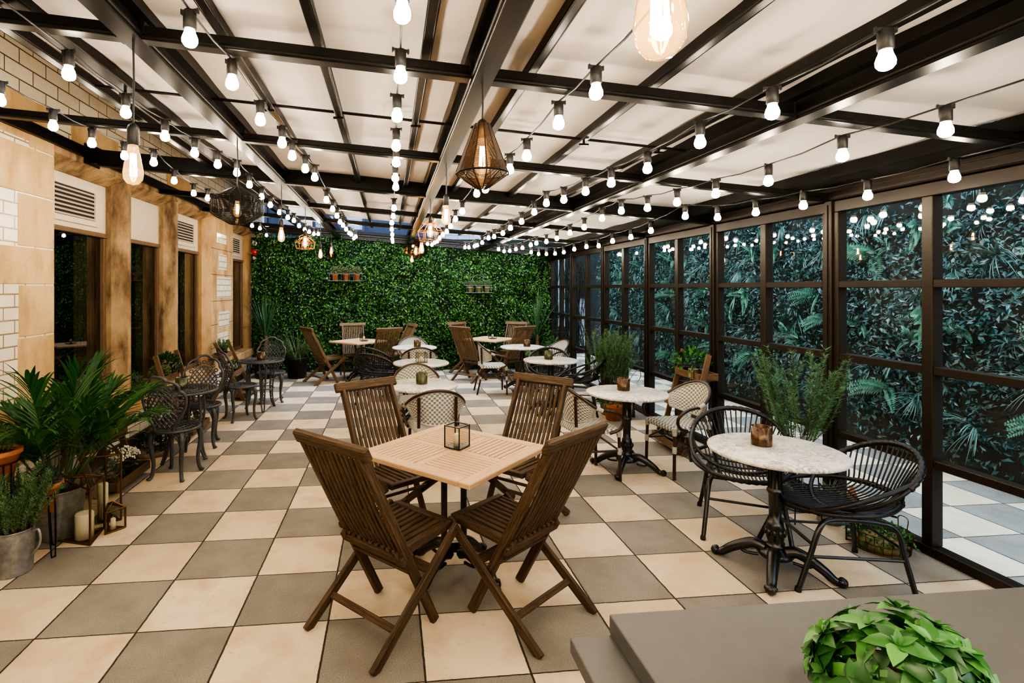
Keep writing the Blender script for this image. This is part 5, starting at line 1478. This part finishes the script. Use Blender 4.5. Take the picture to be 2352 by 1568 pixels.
# ------------------------------------------------------------------ wire shelves hung on the hedge
def wall_shelf(label, x0, x1, z, y, arch):
    t = thing('wire_shelf', label, 'shelf', ((x0 + x1) / 2, y, z)); w = (x1 - x0) / 2; d = .13; h = .15
    G = X['shelfmetal']
    m = MB()
    for zz in (.0, h): m.tube(spline([(-w, 0, zz), (-w, -d * .7, zz), (-w * .9, -d, zz), (0, -d, zz), (w * .9, -d, zz), (w, -d * .7, zz), (w, 0, zz)], 5), .005, 6); m.tube([(-w, 0, zz), (w, 0, zz)], .005, 6)
    for i in range(9):
        x = lerp(-w * .9, w * .9, i / 8); m.tube([(x, 0, 0), (x, -d, 0)], .003, 5); m.tube([(x, -d, 0), (x, -d, h)], .003, 5)
    m.build('rack', G, t)
    m = MB(); m.tube([(.14 * math.cos(u), 0, h + .16 * math.sin(u) + .06) for u in [rad(q) for q in range(0, 181, 15)]], .005, 6)
    m.tube([(-.14, 0, h + .06), (-w, 0, h)], .004, 6); m.tube([(.14, 0, h + .06), (w, 0, h)], .004, 6); m.build('back_arch', G, t)
    return t
X['shelfmetal'] = m_plain('grey_green_metal', (.16, .20, .17), .5, .3)
wall_shelf('grey-green wire shelf holding three bushy pots on the left part of the hedge', .48, 1.20, 1.86, 8.06, True)
wall_shelf('grey-green wire shelf holding three grassy pots on the right part of the hedge', 3.28, 3.85, 1.62, 8.06, True)
X['dry_leaf'] = m_leaf('dry_herb', [(.10, .12, .06), (.20, .21, .10), (.06, .09, .04)], .6, .1)
for i, x in enumerate((.62, .84, 1.06)):
    small_plant('potted_herb', '%s pot of dry bushy herb on the left hedge shelf' % ('left', 'middle', 'right')[i], (x, 7.995, 1.866), 'terracotta', .062, .13, 'dry_leaf', 300, .105, .13, .02, .034, 50 + i)
for i, x in enumerate((3.39, 3.57, 3.75)):
    small_plant('potted_herb', '%s olive pot of grassy herb on the right hedge shelf' % ('left', 'middle', 'right')[i], (x, 7.995, 1.626), 'olive_pot', .055, .115, 'grass', 34, .17, .17, .035, .05, 60 + i, kind='needle')

# ------------------------------------------------------------------ alarm bell and detector on the end pier
t = thing('alarm_bell', 'round red fire alarm sounder on the pier end at the left of the hedge', 'alarm', (-1.0, 8.19, 2.44))
m = MB(); m.T = M.Rotation(rad(90), 4, 'X'); m.lathe([(1e-5, .09), (.04, .088), (.062, .07), (.066, .03), (.066, 0), (1e-5, 0)], 20); m.T = None; m.build('dome', X['red'], t)
m = MB(); m.cbox((0, .0, -.115), (.07, .05, .07), None, .006); m.build('base_box', X['white'], t)
t = thing('smoke_detector', 'small round white detector above the red alarm', 'detector', (-1.0, 8.19, 2.62))
m = MB(); m.T = M.Rotation(rad(90), 4, 'X'); m.lathe([(1e-5, .05), (.035, .048), (.05, .03), (.052, 0), (1e-5, 0)], 20); m.T = None; m.build('housing', X['white'], t)
m = MB()
for s in (-1, 1): m.sphere((s * .016, -.05, .0), .009, 8, 5)
m.build('sensor_holes', X['black'], t)

# ------------------------------------------------------------------ stone-topped counter and its plant
t = thing('counter', 'grey stone topped counter in two steps at the bottom right corner', 'counter', (2.2, -1.64, 0))
m = MB(); m.cbox((1.3, -.36, .98), (2.6, .72, .041), None, .002); m.build('worktop', X['counter'], t)
m = MB(); m.cbox((1.24, -.36, .9425), (2.66, .71, .033), None, .002); m.build('lower_slab', X['counter'], t)
m = MB(); m.cbox((1.3, -.37, .475), (2.5, .64, .90), None, .004); m.cbox((1.3, -.045, .46), (2.46, .012, .82), None, .003); m.cbox((1.3, -.36, .03), (2.4, .58, .06)); m.build('cabinet', X['counter_body'], t)
R = random.Random(90)
t = thing('potted_plant', 'lush bright green leafy plant standing on the grey counter', 'potted plant', (2.555, -1.965, 1.001))
pot_mesh(.05, .066, .075, .005, .02).build('terracotta_pot', X['terracotta'], t)
m = MB()
for k in range(64):
    u = R.uniform(-.2, 1); a = R.uniform(0, 2 * PI); q = math.sqrt(max(0, 1 - u * u)); rr = R.uniform(.6, 1.02)
    nn = V((q * math.cos(a), q * math.sin(a), u)); c = V((nn.x * .13 * rr, nn.y * .105 * rr, .085 + nn.z * .085 * rr))
    up = (nn + V((0, 0, .5))).normalized(); e1 = up.orthogonal().normalized(); e2 = up.cross(e1)
    for j in range(9):
        b_ = 2 * PI * j / 9 * 1.62 + k; el = (.15, .15, .25, .3, .45, .6, .8, 1.0, 1.25)[j]; sz = (1, 1, 1, .95, .9, .75, .6, .5, .4)[j]
        m.oleaf(c, (e1 * math.cos(b_) + e2 * math.sin(b_)) * math.cos(el) + up * math.sin(el), up, R.uniform(.036, .052) * sz, R.uniform(.022, .030) * sz, .35)
m.build('leaves', X['bright_leaf'], t)
